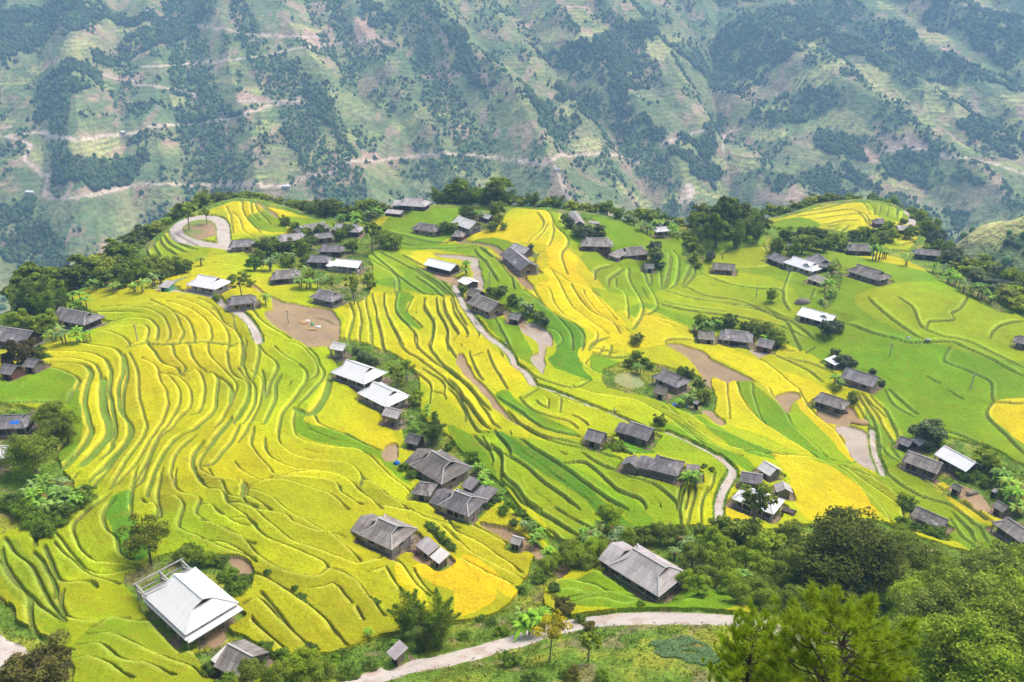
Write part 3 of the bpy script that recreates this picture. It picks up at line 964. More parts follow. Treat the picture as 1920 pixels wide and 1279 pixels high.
# ------------------------------------------------------------------ houses
# name | roof axis ends in the photo | roof width m | roof style | roof | walls | extras | label
HOUSES = """
wooden_house|365,523 419,535|10.5|hip|white_roof|cream|p|white sheet roofed house with cream walls beside the bend of the grey lane
earth_house|425,560 481,562|8.5|hip|grey_roof|earth|v|grey roofed tan earth house just below the white roofed house at the lane bend
wooden_house|108,590 176,593|9|hip|grey_roof|wood||weathered grey roofed house alone above the curved terraces, bananas under its front
wooden_house|-8,625 64,628|9.5|gable|grey_roof|wood||grey roofed house with open gable end cut by the picture edge, below the bamboo grove
wooden_house|429,457 477,456|8|hip|grey_roof|earth||dark grey roofed house where the paved loop on the knoll begins
shed|304,534 323,534|4|shed|pale_roof|green_tin||tiny pale shed with a green door side beside the lane and banana clump
wooden_house|520,445 575,444|8|hip|pale_roof|wood||pale brown roofed house half hidden by palms below the yellow knoll
wooden_house|555,430 615,421|8|hip|grey_roof|wood||long dark roofed house highest in the hamlet behind the slim dark tree
wooden_house|623,426 679,428|9|hip|pale_roof|wood|g|light grey hip roofed house with a broad ridge at the back of the hamlet
wooden_house|589,443 624,440|7.5|gable|grey_roof|redwood||small grey roofed house between the pale roof and the leafy tree in the hamlet
wooden_house|598,464 646,466|8|hip|grey_roof|wood||dark hip roofed house with a bowed roof above the long white roofed house
wooden_house|576,483 620,486|8.5|hip|grey_roof|wood||dark sagging roof touching the corner of the long white roofed house
wooden_house|618,489 679,496|8.5|gable|white_roof|cream|pl|long white roofed house with cream walls and verandah posts at the hamlet edge
earth_house|508,513 565,514|9|hip|grey_roof|wood||grey hip roofed house among palms above the green wedge of field
wooden_house|592,545 636,560|10|hip|grey_roof|timber|t|grey hip roofed timber house standing at the head of the long yellow strips
wooden_house|741,382 803,381|11|hip|pale_roof|wood|l|big pale brown roofed house on the far rim above the round green field
shed|724,398 754,398|4.5|shed|pale_roof|wood||low pale lean-to at the foot of the big pale brown roof on the rim
wooden_house|778,423 824,429|8.5|hip|grey_roof|earth||dark roofed house with lit wall facing the field below the round green field
wooden_house|860,412 894,425|9.5|gable|cream_roof|stone|p|off white roofed house with low stone walls beside the golden spur
shed|849,439 871,439|5|hip|grey_roof|redwood||small grey roofed shed in front of the off white roofed house
shed|902,402 923,408|5|gable|pale_roof|wood||small shed with broken pale roof in the trees above the off white roof
wooden_house|805,492 856,499|8.5|gable|white_roof|wood|d|white roofed dark walled barn above the brown yard of stacked straw
shed|870,523 887,531|5|gable|white_roof|wood|p|little white roofed shelter at the top of the pale footpath
wooden_house|956,474 994,504|9.5|gable|grey_roof|earth|c|dark grey roofed house with pale ridge cap alongside the red dirt track
shed|964,463 993,470|6|gable|pale_roof|timber||pale patched shed tucked behind the dark house by the red dirt track
earth_house|892,558 936,580|9.5|gable|grey_roof|earth|vc|grey gabled house with orange earth walls beside the pale footpath
shed|883,546 903,553|6.5|gable|grey_roof|wood||small dark annex behind the orange walled house by the footpath
shed|957,590 978,596|5.5|gable|grey_roof|wood||small wooden outhouse above the drained grey paddies
wooden_house|1090,447 1149,462|9.5|hip|grey_roof|redwood|b|two part grey roofed house with red brown plank walls below the rubble pile
wooden_house|1164,467 1212,474|9|hip|grey_roof|redwood||grey hip roofed house leaning to the round grey tree on the green slope
shed|1149,480 1172,472|5|shed|grey_roof|timber||low dark lean-to joined to the uphill end of the house by the round grey tree
shed|1207,497 1225,501|5|gable|grey_roof|stone||small grey hut under the round bushes at the edge of the green slope
stilt_house|1226,428 1253,431|7|hip|cream_roof|wood|p|little stilt house with a pale roof in front of the banana grove on the rim
shed|1075,397 1087,424|6|gable|pale_roof|timber||long narrow grey roof running downhill beside the rubble heap
wooden_house|1336,497 1378,502|8|gable|grey_roof|timber||lone grey roofed house on the edge of the round pale green field
wooden_house|1479,489 1536,500|9.5|hip|white_roof|cream|pm|white roofed house with a cross gable and raised porch among dark trees
wooden_house|1445,478 1485,491|8|hip|grey_roof|wood||grey roof joined to the left end of the white house with the cross gable
wooden_house|1527,482 1552,496|9|hip|grey_roof|wood||grey roof behind the right end of the white house with the cross gable
shed|1472,459 1489,461|6|gable|grey_roof|wood||small dark roof deep in the trees above the white cross gabled house
shed|1520,521 1548,527|4.5|shed|grey_roof|timber||low grey shed below the porch of the white cross gabled house
wooden_house|1588,462 1636,466|8.5|hip|grey_roof|wood||dark long roof under the yellow knoll next to a pale banana clump
wooden_house|1598,504 1662,518|9.5|hip|grey_roof|timber|o|grey hip roofed house standing alone in the wide green fields
wooden_house|1503,584 1567,598|9.5|gable|white_roof|wood|pm|white roofed open sided house with a small cross gable above a round bush
earth_house|1350,623 1412,633|9.5|hip|grey_roof|earth|d|dark hip roofed house with tan earth walls among bushes above the gold field
shed|1423,640 1452,648|5.5|gable|grey_roof|redwood||small brown shed beside the grey drying yard of the tan walled house
shed|1309,627 1340,632|5|shed|moss_roof|timber||mossy roofed shed left of the tan walled house above the gold field
wooden_house|1637,413 1662,416|7.5|hip|grey_roof|wood||small dark roof on the yellow knoll under the trees
wooden_house|1680,425 1710,429|7.5|gable|pale_roof|wood||pale roofed house beside the curved track on the yellow knoll
shed|1637,430 1649,432|4|gable|white_roof|wood||tiny white roofed hut at the foot of the dark house on the yellow knoll
wooden_house|1713,470 1768,476|6.5|hip|grey_roof|wood||long low grey roof below the yellow knoll where the slope falls away
wooden_house|1902,632 1942,642|8|hip|grey_roof|wood||grey roof cut by the picture edge in the middle of the wide green fields
wooden_house|1585,696 1647,717|9.5|gable|grey_roof|earth||long dark grey house below the white tin sheet on the green slope
shed|1555,670 1575,683|3.5|shed|white_roof|timber||narrow white tin sheet roof uphill of the long dark grey house
wooden_house|1531,738 1588,759|10|hip|grey_roof|wood|to|brownish grey house propped with poles beside the big drained paddy
wooden_house|1236,694 1284,719|10.5|hip|grey_roof|earth||dark grey hip roofed house between the bare green yard and the banana clump
shed|1229,727 1252,735|6.5|gable|moss_roof|earth||small brown roofed outhouse in front of the house with the bare green yard
shed|1302,752 1311,756|3|gable|pale_roof|redwood||tiny red brown hut beside the blue sheets and bananas
wooden_house|1163,794 1226,813|8.5|gable|grey_roof|wood|cl|dark plank house with plain gable roof in the centre right green fields
shed|1102,811 1135,820|7|gable|grey_roof|timber|g|small gabled granary with pale gable edge left of the dark plank house
wooden_house|1202,858 1278,877|10|hip|grey_roof|timber|l|long grey hip roofed house below the dark plank house, palm at its end
shed|1191,858 1180,875|6.5|gable|grey_roof|timber||tall narrow gabled shed against the left end of the long grey house
shed|1286,880 1311,885|6|shed|grey_roof|wood||small grey lean-to behind the palm at the end of the long grey house
wooden_house|641,679 705,708|13|hip|white_roof|wood|p|upper of the two broad white roofed houses joined corner to corner
wooden_house|692,719 748,752|13.5|hip|white_roof|cream|p|lower of the two broad white roofed houses joined corner to corner
stilt_house|624,645 650,652|7|gable|cream_roof|timber|p|small pale gabled stilt granary above the broad white roofs
stilt_house|724,767 754,777|7.5|gable|pale_roof|timber|p|pale brown stilt granary just below the broad white roofs
shed|766,818 791,825|6.5|gable|grey_roof|wood||small dark shed at the bamboo above the largest dark roofed house
wooden_house|784,842 858,889|12.5|hip|grey_roof|earth|l|largest dark hip roofed house in the lower row with a pale end porch
shed|779,908 814,917|8|hip|grey_roof|timber||low hip roofed outbuilding between the two big dark houses of the lower row
earth_house|821,916 897,949|11.5|hip|grey_roof|cream|dl|dark hip roofed house with cream plaster walls at the lower end of the row
shed|872,903 892,912|5.5|shed|grey_roof|timber||small plank lean-to between the palm and the cream walled house
shed|893,920 923,933|6|shed|grey_roof|timber||low grey sheet roof against the back corner of the cream walled house
shed|960,1009 980,1014|4|gable|pale_roof|timber|p|tiny pale roofed pigsty on the brown dirt path
wooden_house|678,965 760,1009|10.5|hip|grey_roof|cream|cl|grey hip roofed house with pale ridge sheets alone among golden terraces
shed|789,1015 814,1034|2.6|shed|pale_roof|timber|p|grey plank roofed animal pen downhill of the house with pale ridge sheets
shed|816,1037 834,1049|2.6|shed|cream_roof|timber|p|crumpled whitish roofed pen at the lowest corner of the farmyard by the golden field
white_house|318,1085 396,1146|12.2|hip|white_roof|concrete|pk|great white roofed house beside an unfinished concrete frame
shed|430,1225 476,1239|6.5|gable|grey_roof|timber||dark striped roof shed below the great white roofed house
shed|410,1228 425,1236|4.5|shed|cream_roof|timber||white sheet lean-to joined to the dark striped roof shed
wooden_house|1146,1043 1266,1077|10.5|hip|pale_roof|wood|pl|big pale cement roofed house beside the dense bushes above the road
wooden_house|1384,915 1462,948|11.5|hip|white_roof|wood|p|white roofed house behind a slender tree where the pale lane bends
wooden_house|1389,888 1430,899|7|gable|grey_roof|wood||grey sheet roofed house touching the back of the white house by the lane bend
shed|1432,869 1456,886|7|gable|cream_roof|timber||white gabled barn at the corner of the deep gold field
shed|1466,908 1472,922|3.5|gable|pale_roof|timber||tiny pale arched pen between the gold field and the white house by the lane
wooden_house|1716,956 1778,979|9|gable|grey_roof|timber|x|patched grey roofed house above the great round tree
wooden_house|1700,854 1767,876|9|gable|grey_roof|wood||dark grey house side by side with the bright white roof in the right hamlet
wooden_house|1767,846 1828,876|9.5|gable|white_roof|wood||bright white plain roofed house in the right hamlet
shed|1687,823 1711,831|5.5|gable|grey_roof|wood||small grey shed at the foot of the round grey green tree
shed|1718,822 1735,832|3.5|shed|pale_roof|timber||narrow plank rack beside the round grey green tree
shed|1788,909 1805,917|5|gable|moss_roof|timber||small brown roofed hut on the bare bank below the bright white roof
shed|1869,944 1890,955|5|gable|grey_roof|timber||small grey hut among weeds above the roof at the picture edge
shed|1862,918 1870,922|3|shed|pale_roof|timber||tiny pale box shed under the banana clump in the right hamlet
wooden_house|1876,976 1936,1002|9.5|hip|grey_roof|wood||dark grey roofed house cut by the picture edge beside the green steps
wooden_house|-20,783 60,790|11|hip|grey_roof|wood|u|grey roofed house with a blue tarpaulin patch, half behind the leafy bush
wooden_house|-40,838 24,850|9.5|gable|white_roof|redwood||white roof cut by the picture edge behind the tall tree
shed|9,690 34,694|5|gable|grey_roof|redwood||small grey hut with reddish wall at the tip of the curved green field
shed|53,678 75,682|4.5|gable|grey_roof|timber||small grey hut beside the brown bush above the curved green field
shed|737,1217 753,1224|2.2|shed|pale_roof|timber||little tin sheet shelter at the foot of the feathery bamboo
far_house|530,347 545,348|9|gable|white_roof|cream||white roadside house far off on the lower valley road
far_house|50,357 66,361|10|gable|white_roof|cream||row of pale greenhouse roofs far below on the valley side
far_house|268,20 280,20|12|gable|white_roof|cream||pale house high on the forested far slope
far_house|1040,318 1050,318|12|gable|pale_roof|cream||lone pale house just under the far orange road
far_house|226,246 234,246|10|gable|white_roof|cream||white building beside the far grey road above the light green terraces
"""
HS = []
for l in HOUSES.strip().split("\n"):
    nm, ab, wd, st, rm, wm, ex, lab = l.split("|")
    a, b = [[float(q) for q in p.split(",")] for p in ab.split()]
    small = nm in ("shed",)
    wdt = float(wd)
    hw = 1.7 if small else 2.1
    if st == 'shed':
        hw = 1.6
    if 'stilt' in nm or 'k' in ex:
        hw = 2.9
    rp = wdt * (0.25 if st == 'gable' else 0.29)
    if rm == 'white_roof' and st == 'gable':
        rp = wdt * 0.16
    if rm == 'white_roof' and st == 'hip':
        rp = wdt * 0.25
    if st == 'shed':
        rp = 0.7
    A, B = at([a[0], b[0]], [a[1], b[1]], hw + rp * 0.2)
    c = (A + B) / 2
    d = B - A
    L = float(np.hypot(d[0], d[1]))
    rz = math.atan2(d[1], d[0])
    wdt = min(wdt, (1.15 if small else 0.92) * L)
    if L > 6:
        wdt *= 0.76
    if 'l' in ex and st != 'shed':             # the axis was read along house and annex together
        L -= 2.4
        c = c + np.array([math.cos(rz), math.sin(rz), 0]) * 1.2
    rp = min(rp, wdt * 0.29)
    HS.append(dict(name=nm, x=float(c[0]), y=float(c[1]), z=float(ground(c[0], c[1])), L=L, W=wdt, rz=rz, hw=hw, rp=rp, st=st, rm=rm, wm=wm, ex=ex, lab=lab))
# ------------------------------------------------------------------ the bench: fields, banks, yards, paths
NAn, NRn = 1750, 1850
AZn = np.linspace(R(-52), R(52), NAn)
RRn = np.geomspace(14, 466, NRn)
GA, GR = np.meshgrid(AZn, RRn, indexing='ij')
GX, GY = GR * np.sin(GA), GR * np.cos(GA)
GZ = lookup(BZ, GA, GR)
GC = crest_r(GA)
DA = AZn[1] - AZn[0]
LR = math.log(RRn[1] / RRn[0])

def window(x0, x1, y0, y1, pad):
    """index window of the fan that covers a box of ground"""
    x0, x1, y0, y1 = x0 - pad, x1 + pad, y0 - pad, y1 + pad
    cxs, cys = np.array([x0, x1, x0, x1]), np.array([y0, y0, y1, y1])
    a = np.arctan2(cxs, np.maximum(cys, 1))
    nx = 0 if x0 < 0 < x1 else min(abs(x0), abs(x1))
    r0 = math.hypot(nx, max(y0, 0))
    r1 = np.hypot(cxs, cys).max()
    i0, i1 = int((a.min() - AZn[0]) / DA), int((a.max() - AZn[0]) / DA) + 2
    j0, j1 = int(math.log(max(r0, 14) / 14) / LR), int(math.log(max(r1, 14.1) / 14) / LR) + 2
    return max(i0, 0), min(i1, NAn), max(j0, 0), min(j1, NRn)

def poly_mask(poly):
    p = at(poly[:, 0], poly[:, 1])[:, :2]
    i0, i1, j0, j1 = window(p[:, 0].min(), p[:, 0].max(), p[:, 1].min(), p[:, 1].max(), 1)
    if i1 <= i0 or j1 <= j0:
        return None
    X, Y = GX[i0:i1, j0:j1], GY[i0:i1, j0:j1]
    wob = 0.7
    X = X + wob * (vnoise(X / 3.0, Y / 3.0, 71) - .5)
    Y = Y + wob * (vnoise(X / 3.0, Y / 3.0, 72) - .5)
    ins = np.zeros(X.shape, bool)
    q = np.roll(p, -1, 0)
    for (xa, ya), (xb, yb) in zip(p, q):
        if ya == yb:
            continue
        c = ((ya > Y) != (yb > Y)) & (X < (xb - xa) * (Y - ya) / (yb - ya) + xa)
        ins ^= c
    return (slice(i0, i1), slice(j0, j1)), ins

def line_dist(p, rad):
    """distance, side and end-fade for one ground polyline"""
    i0, i1, j0, j1 = window(p[:, 0].min(), p[:, 0].max(), p[:, 1].min(), p[:, 1].max(), rad)
    if i1 <= i0 or j1 <= j0:
        return None
    sh = (i1 - i0, j1 - j0)
    D = np.full(sh, 1e3, np.float32)
    Sd = np.zeros(sh, np.float32)
    Fd = np.zeros(sh, np.float32)
    seg = np.hypot(*(p[1:] - p[:-1]).T)
    cum = np.r_[0, np.cumsum(seg)]
    for k in range(len(p) - 1):
        (xa, ya), (xb, yb) = p[k], p[k + 1]
        l = seg[k]
        if l < 1e-4:
            continue
        a0, a1, b0, b1 = window(min(xa, xb), max(xa, xb), min(ya, yb), max(ya, yb), rad)
        if a1 <= a0 or b1 <= b0:
            continue
        X, Y = GX[a0:a1, b0:b1] - xa, GY[a0:a1, b0:b1] - ya
        ux, uy = (xb - xa) / l, (yb - ya) / l
        t = np.clip(X * ux + Y * uy, 0, l)
        d = np.hypot(X - t * ux, Y - t * uy)
        w = (slice(a0 - i0, a1 - i0), slice(b0 - j0, b1 - j0))
        m = d < D[w]
        D[w] = np.where(m, d, D[w])
        Sd[w] = np.where(m, np.sign(ux * Y - uy * X), Sd[w])       # + = left of the line
        s = cum[k] + t
        Fd[w] = np.where(m, np.minimum(s, cum[-1] - s), Fd[w])
    return (slice(i0, i1), slice(j0, j1)), D, Sd, Fd

# crop colour
COLR = np.empty(GX.shape + (3,), np.float32)
COLR[:] = CROP['YG']
COLR[GA > float(sight(1950, 900)[0])] = CROP['G']
for tag, poly in FIELDS:
    r_ = poly_mask(smooth_line(poly, True, 3))
    if r_:
        w, ins = r_
        COLR[w][ins] = CROP[tag]
tone = fbm(GX / 22, GY / 22, 51, 3) - .5
COLR *= (1 + 0.35 * tone)[..., None]
hue = fbm(GX / 28, GY / 28, 61, 3) - .5
COLR[..., 0] *= 1 + 0.65 * hue

CAT = np.ones(GX.shape, np.uint8)              # 1 rice, 0 grass/soil, 2 bare paddy or yard, 3 path
CAT[GR > GC - 4 + 3 * (fbm(GX / 6, GY / 6, 81, 2) - .5)] = 0
CAT[GR < 58] = 0
for tag, poly in GRASS:
    r_ = poly_mask(smooth_line(poly, True, 3))
    if r_:
        CAT[r_[0]][r_[1]] = 0
GCOL = np.empty_like(COLR)
GCOL[:] = (0.12, 0.21, 0.022)
gn = fbm(GX / 7, GY / 7, 91, 4)
gm = sstep(0.5, 0.7, gn)[..., None]
GCOL = GCOL * (1 - gm) + np.array((0.26, 0.29, 0.03)) * gm
soil = sstep(0.60, 0.72, fbm(GX / 4.5, GY / 4.5, 95, 4))[..., None] * 0.6
GCOL = GCOL * (1 - soil) + np.array((0.26, 0.19, 0.11)) * soil
slope_wood = sstep(2, 16, GR - GC)[..., None]
GCOL = GCOL * (1 - slope_wood) + np.array((0.05, 0.09, 0.025)) * slope_wood
BCOL = np.zeros_like(COLR)
for tag, poly in BARE:
    r_ = poly_mask(smooth_line(poly, True, 3))
    if r_:
        w, ins = r_
        CAT[w][ins] = 2
        BCOL[w][ins] = BARECOL[tag]
stub = fbm(GX / 5, GY / 5, 101, 4)
BCOL *= (0.8 + 0.4 * stub)[..., None]
bg = (sstep(0.50, 0.62, fbm(GX / 4, GY / 4, 109, 3)) * sstep(262, 290, GR) * 0.8)[..., None]
BCOL = BCOL * (1 - bg) + np.array((0.15, 0.24, 0.04)) * bg
og = (sstep(0.55, 0.7, fbm(GX / 3, GY / 3, 105, 3)) * 0.35)[..., None]
BCOL = BCOL * (1 - og) + np.array((0.36, 0.26, 0.10)) * og

# terrace edges: a step with a grassy bank, crop edges a riper yellow with their lit rim painted in
DE = np.full(GX.shape, 1e3, np.float32)
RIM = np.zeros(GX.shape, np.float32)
STEP = np.zeros(GX.shape, np.float32)
D0 = np.full(GX.shape, 1e3, np.float32)
SN = np.zeros(GX.shape, np.float32)
erng = np.random.default_rng(3)
for tag, poly in EDGES:
    q = smooth_line(poly)
    p = at(q[:, 0], q[:, 1])[:, :2]
    if len(p) > 4:
        p = p + 0.35 * np.c_[vnoise(p[:, 0] / 2.5, p[:, 1] / 2.5, 7) - .5, vnoise(p[:, 0] / 2.5, p[:, 1] / 2.5, 8) - .5]
    r_ = line_dist(p, 7.0)
    if r_ is None:
        continue
    w, D, Sd, Fd = r_
    wd = 0.45 * float(tag) if tag else 0.5 * float(erng.uniform(0.8, 1.4))
    tdir = p[-1] - p[0]
    mid = p[len(p) // 2]
    tt = np.gradient(p, axis=0)
    nrm = np.c_[-tt[:, 1], tt[:, 0]]
    nrm /= np.maximum(np.hypot(nrm[:, 0], nrm[:, 1]), 1e-6)[:, None]
    up = (ground(*(p + nrm * 5).T) - ground(*(p - nrm * 5).T)).mean()
    sg = 1.0 if up >= 0 else -1.0
    amp = float(np.clip(abs(up) * 0.33 + 0.25, 0.32, 0.70)) * (1.2 if wd > 1.5 else 1.0)
    fade = sstep(0, 3.0, Fd)
    side = Sd * sg
    STEP[w] += side * 0.5 * amp * np.exp(-D / 1.7) * sstep(0, 0.5 * wd, D) * fade
    vary = float(erng.uniform(-0.18, 0.18))
    COLR[w] *= (1 + vary * side * np.exp(-D / 3.5) * fade * (D < 6.9))[..., None]
    ff = np.where(GR[w] < 150, 1.45 - 0.45 * np.clip((GR[w] - 60) / 90, 0, 1), np.clip(GR[w] / 150, 1, 1.8))
    e = np.where(side > 0, D + 0.10 * ff, np.maximum(D - max(wd - 0.5, 0.0), 0))     # the bank lies below the edge, the crop hangs over it
    DE[w] = np.minimum(DE[w], e)
    cl = D < D0[w]
    D0[w] = np.where(cl, D, D0[w])
    SN[w] = np.where(cl, side * (Fd > 0), SN[w])
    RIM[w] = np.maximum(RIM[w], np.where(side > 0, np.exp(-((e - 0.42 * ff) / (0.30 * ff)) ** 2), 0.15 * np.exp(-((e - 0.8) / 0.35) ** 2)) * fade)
# narrower steps between the surveyed ones, where a tread would be wide
ZONE = np.zeros(GX.shape, bool)
for zp in ([(-60, 640), (200, 560), (480, 545), (640, 650), (560, 760), (720, 880), (980, 1040), (985, 1100), (700, 1190), (600, 1240), (350, 1290), (-60, 1290)],
           [(620, 590), (760, 545), (860, 560), (1000, 730), (1250, 860), (1330, 960), (1060, 1030), (900, 860), (700, 650)],
           [(1620, 760), (1700, 810), (1760, 900), (1890, 1020), (1820, 1040), (1640, 900)],
           [(1040, 400), (1230, 440), (1300, 520), (1500, 640), (1300, 620), (1180, 600)]):
    r_ = poly_mask(np.array(zp, float))
    if r_:
        ZONE[r_[0]] |= r_[1]
iso = 3.1 + 0.9 * (fbm(GX / 9, GY / 9, 191, 2) - .5)
dd = D0 - iso
pres = sstep(0.42, 0.47, fbm(GX / 26, GY / 26, 195, 2)) * ZONE * (SN > 0) * (D0 < 6.5)
ff_ = np.where(GR < 150, 1.45 - 0.45 * np.clip((GR - 60) / 90, 0, 1), np.clip(GR / 150, 1, 1.8))
e2 = np.where(dd > 0, dd + 0.10 * ff_, -dd) + (1 - pres) * 3
DE = np.minimum(DE, e2)
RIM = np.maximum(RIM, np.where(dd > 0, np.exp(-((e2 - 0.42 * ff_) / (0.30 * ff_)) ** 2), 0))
STEP += pres * np.sign(dd) * 0.20 * np.exp(-(dd / 0.9) ** 2)
COLR *= (1 + pres * np.sign(dd) * 0.07 * np.exp(-np.abs(dd) / 1.5))[..., None]
GZ = GZ + STEP

# yards: each building stands on a levelled pad
PAD = np.zeros(GX.shape, np.float32)
for h in HS:
    rd = max(h['L'], h['W']) / 2 + 1.5
    i0, i1, j0, j1 = window(h['x'], h['x'], h['y'], h['y'], rd * 1.9)
    if i1 <= i0 or j1 <= j0 or 'far' in h['name']:
        continue
    w = (slice(i0, i1), slice(j0, j1))
    X, Y = GX[w] - h['x'], GY[w] - h['y']
    cx, sx = math.cos(h['rz']), math.sin(h['rz'])
    lx, ly = X * cx + Y * sx, -X * sx + Y * cx
    d = np.hypot(np.maximum(np.abs(lx) - h['L'] / 2, 0), np.maximum(np.abs(ly) - h['W'] / 2, 0))
    k = 1 - sstep(0.5, rd * 0.8, d)
    GZ[w] = GZ[w] * (1 - k) + h['z'] * k
    yard = d < 0.3 + 1.2 * fbm(GX[w] / 3, GY[w] / 3, 111, 3)
    PAD[w] = np.maximum(PAD[w], yard)
    m = yard & (CAT[w] == 1)
    CAT[w][m] = 0
    dirt = (fbm(GX[w] / 2.5, GY[w] / 2.5, 121, 3) * np.where(d < 1.0, 1.15, 0.85) > 0.5)[..., None] & yard[..., None]
    GCOL[w] = np.where(dirt, np.array((0.21, 0.16, 0.105)), GCOL[w])

PATHC = np.zeros(GX.shape, np.float32)
for tag, poly in PATHS:
    q = smooth_line(poly)
    p = at(q[:, 0], q[:, 1])[:, :2]
    r_ = line_dist(p, 6.0)
    if r_ is None:
        continue
    w, D, Sd, Fd = r_
    hw_ = float(tag) / 2
    D = D + 0.25 * (fbm(GX[w] / 1.5, GY[w] / 1.5, 131, 2) - .5)
    CAT[w][D < hw_] = 3
    vg = (D >= hw_) & (D < hw_ + 0.5) & (CAT[w] != 3)
    CAT[w][vg] = 0
PC = np.array((0.43, 0.385, 0.345)) * (0.88 + 0.24 * fbm(GX / 4, GY / 4, 141, 4))[..., None]
mud = sstep(0.56, 0.7, fbm(GX / 2.2, GY / 2.2, 145, 4))[..., None] * 0.55
PC = PC * (1 - mud) + np.array((0.36, 0.25, 0.18)) * mud

# canopy height and surface grain
rice = (CAT == 1)
grain = vnoise(GX / 0.55, GY / 0.55, 151) - .5
far_f = np.where(GR < 150, 1.45 - 0.45 * np.clip((GR - 60) / 90, 0, 1), np.clip(GR / 150, 1, 1.8))
can = sstep(0.10 * far_f, 0.32 * far_f, DE)
GZ = GZ + np.where(rice, (0.58 + 0.17 * sstep(170, 100, GR)) * can + 0.15 * grain * can, 0)
lump = fbm(GX / 1.6, GY / 1.6, 161, 3) - .5
GZ = GZ + np.where(CAT == 0, 0.75 * lump * np.where(PAD > 0, 0.25, 1), 0) + np.where(CAT == 2, 0.05 * lump, 0)
bank = 1 - sstep(0.12 * far_f, 0.27 * far_f, DE)
bk = np.array((0.10, 0.14, 0.022))
bk2 = np.array((0.13, 0.105, 0.05))
bn = sstep(0.42, 0.6, fbm(GX / 1.8, GY / 1.8, 171, 3))[..., None]
BANK = bk * (1 - bn) + bk2 * bn
wide = sstep(0.0, 0.02, 0.05 - DE)[..., None]
BANK = BANK * (1 - wide) + (np.array((0.16, 0.26, 0.03)) * (0.7 + 0.6 * gn)[..., None]) * wide
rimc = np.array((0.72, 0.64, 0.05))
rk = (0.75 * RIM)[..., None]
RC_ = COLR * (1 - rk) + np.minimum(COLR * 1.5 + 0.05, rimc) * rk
fleck = sstep(0.70, 0.80, vnoise(GX / 0.8, GY / 0.8, 181))[..., None] * 0.22
RC_ = RC_ * (1 - fleck) + np.array((0.30, 0.17, 0.02)) * fleck
bkf = (bank * np.where(DE < 0.02, 1.0, 0.85))[..., None]
RC_ = RC_ * (1 - bkf) + BANK * bkf
B2 = BCOL * (1 - 0.75 * bank[..., None]) + np.array((0.17, 0.16, 0.06)) * 0.75 * bank[..., None]
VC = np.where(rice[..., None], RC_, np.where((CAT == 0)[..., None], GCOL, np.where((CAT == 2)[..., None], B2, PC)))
VC = np.clip(VC, 0, 0.9)

idx = np.arange(NAn * NRn).reshape(NAn, NRn)
quads = np.stack([idx[:-1, :-1], idx[1:, :-1], idx[1:, 1:], idx[:-1, 1:]], -1).reshape(-1, 4)
# a face takes the most special category of its corners
qc = CAT.ravel()[quads].max(1)
qmin = CAT.ravel()[quads].min(1)
qc = np.where((qc == 1) & (qmin == 0), 0, qc)
VV = np.stack([GX, GY, GZ], -1).reshape(-1, 3).astype(np.float32)
VCf = VC.reshape(-1, 3).astype(np.float32)
for code, nm, mt, kind in ((1, "rice_crop", 'rice', 'stuff'), (0, "ground", 'ground', 'structure'), (2, "bare_paddies", 'bare', 'structure'), (3, "paths", 'path', 'structure')):
    f = quads[qc == code]
    used, inv = np.unique(f, return_inverse=True)
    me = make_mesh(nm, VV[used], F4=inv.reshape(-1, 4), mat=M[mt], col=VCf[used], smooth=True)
    o = link_mesh(nm, me)
    o['kind'] = kind
    o['label'] = {1: "ripening rice in golden and green terraces", 0: "grassy banks and yards between the terraces", 2: "harvested brown and grey paddies", 3: "pale concrete road and footpaths"}[code]
    o['category'] = {1: 'rice', 0: 'ground', 2: 'bare field', 3: 'path'}[code]

def near_z(x, y):
    """finished ground height including steps and pads"""
    a, r = np.arctan2(x, y), np.hypot(x, y)
    i = np.clip(np.round((a - AZn[0]) / DA).astype(int), 0, NAn - 1)
    j = np.clip(np.round(np.log(np.maximum(r, 14) / 14) / LR).astype(int), 0, NRn - 1)
    return np.where(r < 460, GZ[i, j], lookup(BZ, a, r))

def near_cat(x, y):
    a, r = np.arctan2(x, y), np.hypot(x, y)
    i = np.clip(np.round((a - AZn[0]) / DA).astype(int), 0, NAn - 1)
    j = np.clip(np.round(np.log(np.maximum(r, 14) / 14) / LR).astype(int), 0, NRn - 1)
    return CAT[i, j], PAD[i, j]
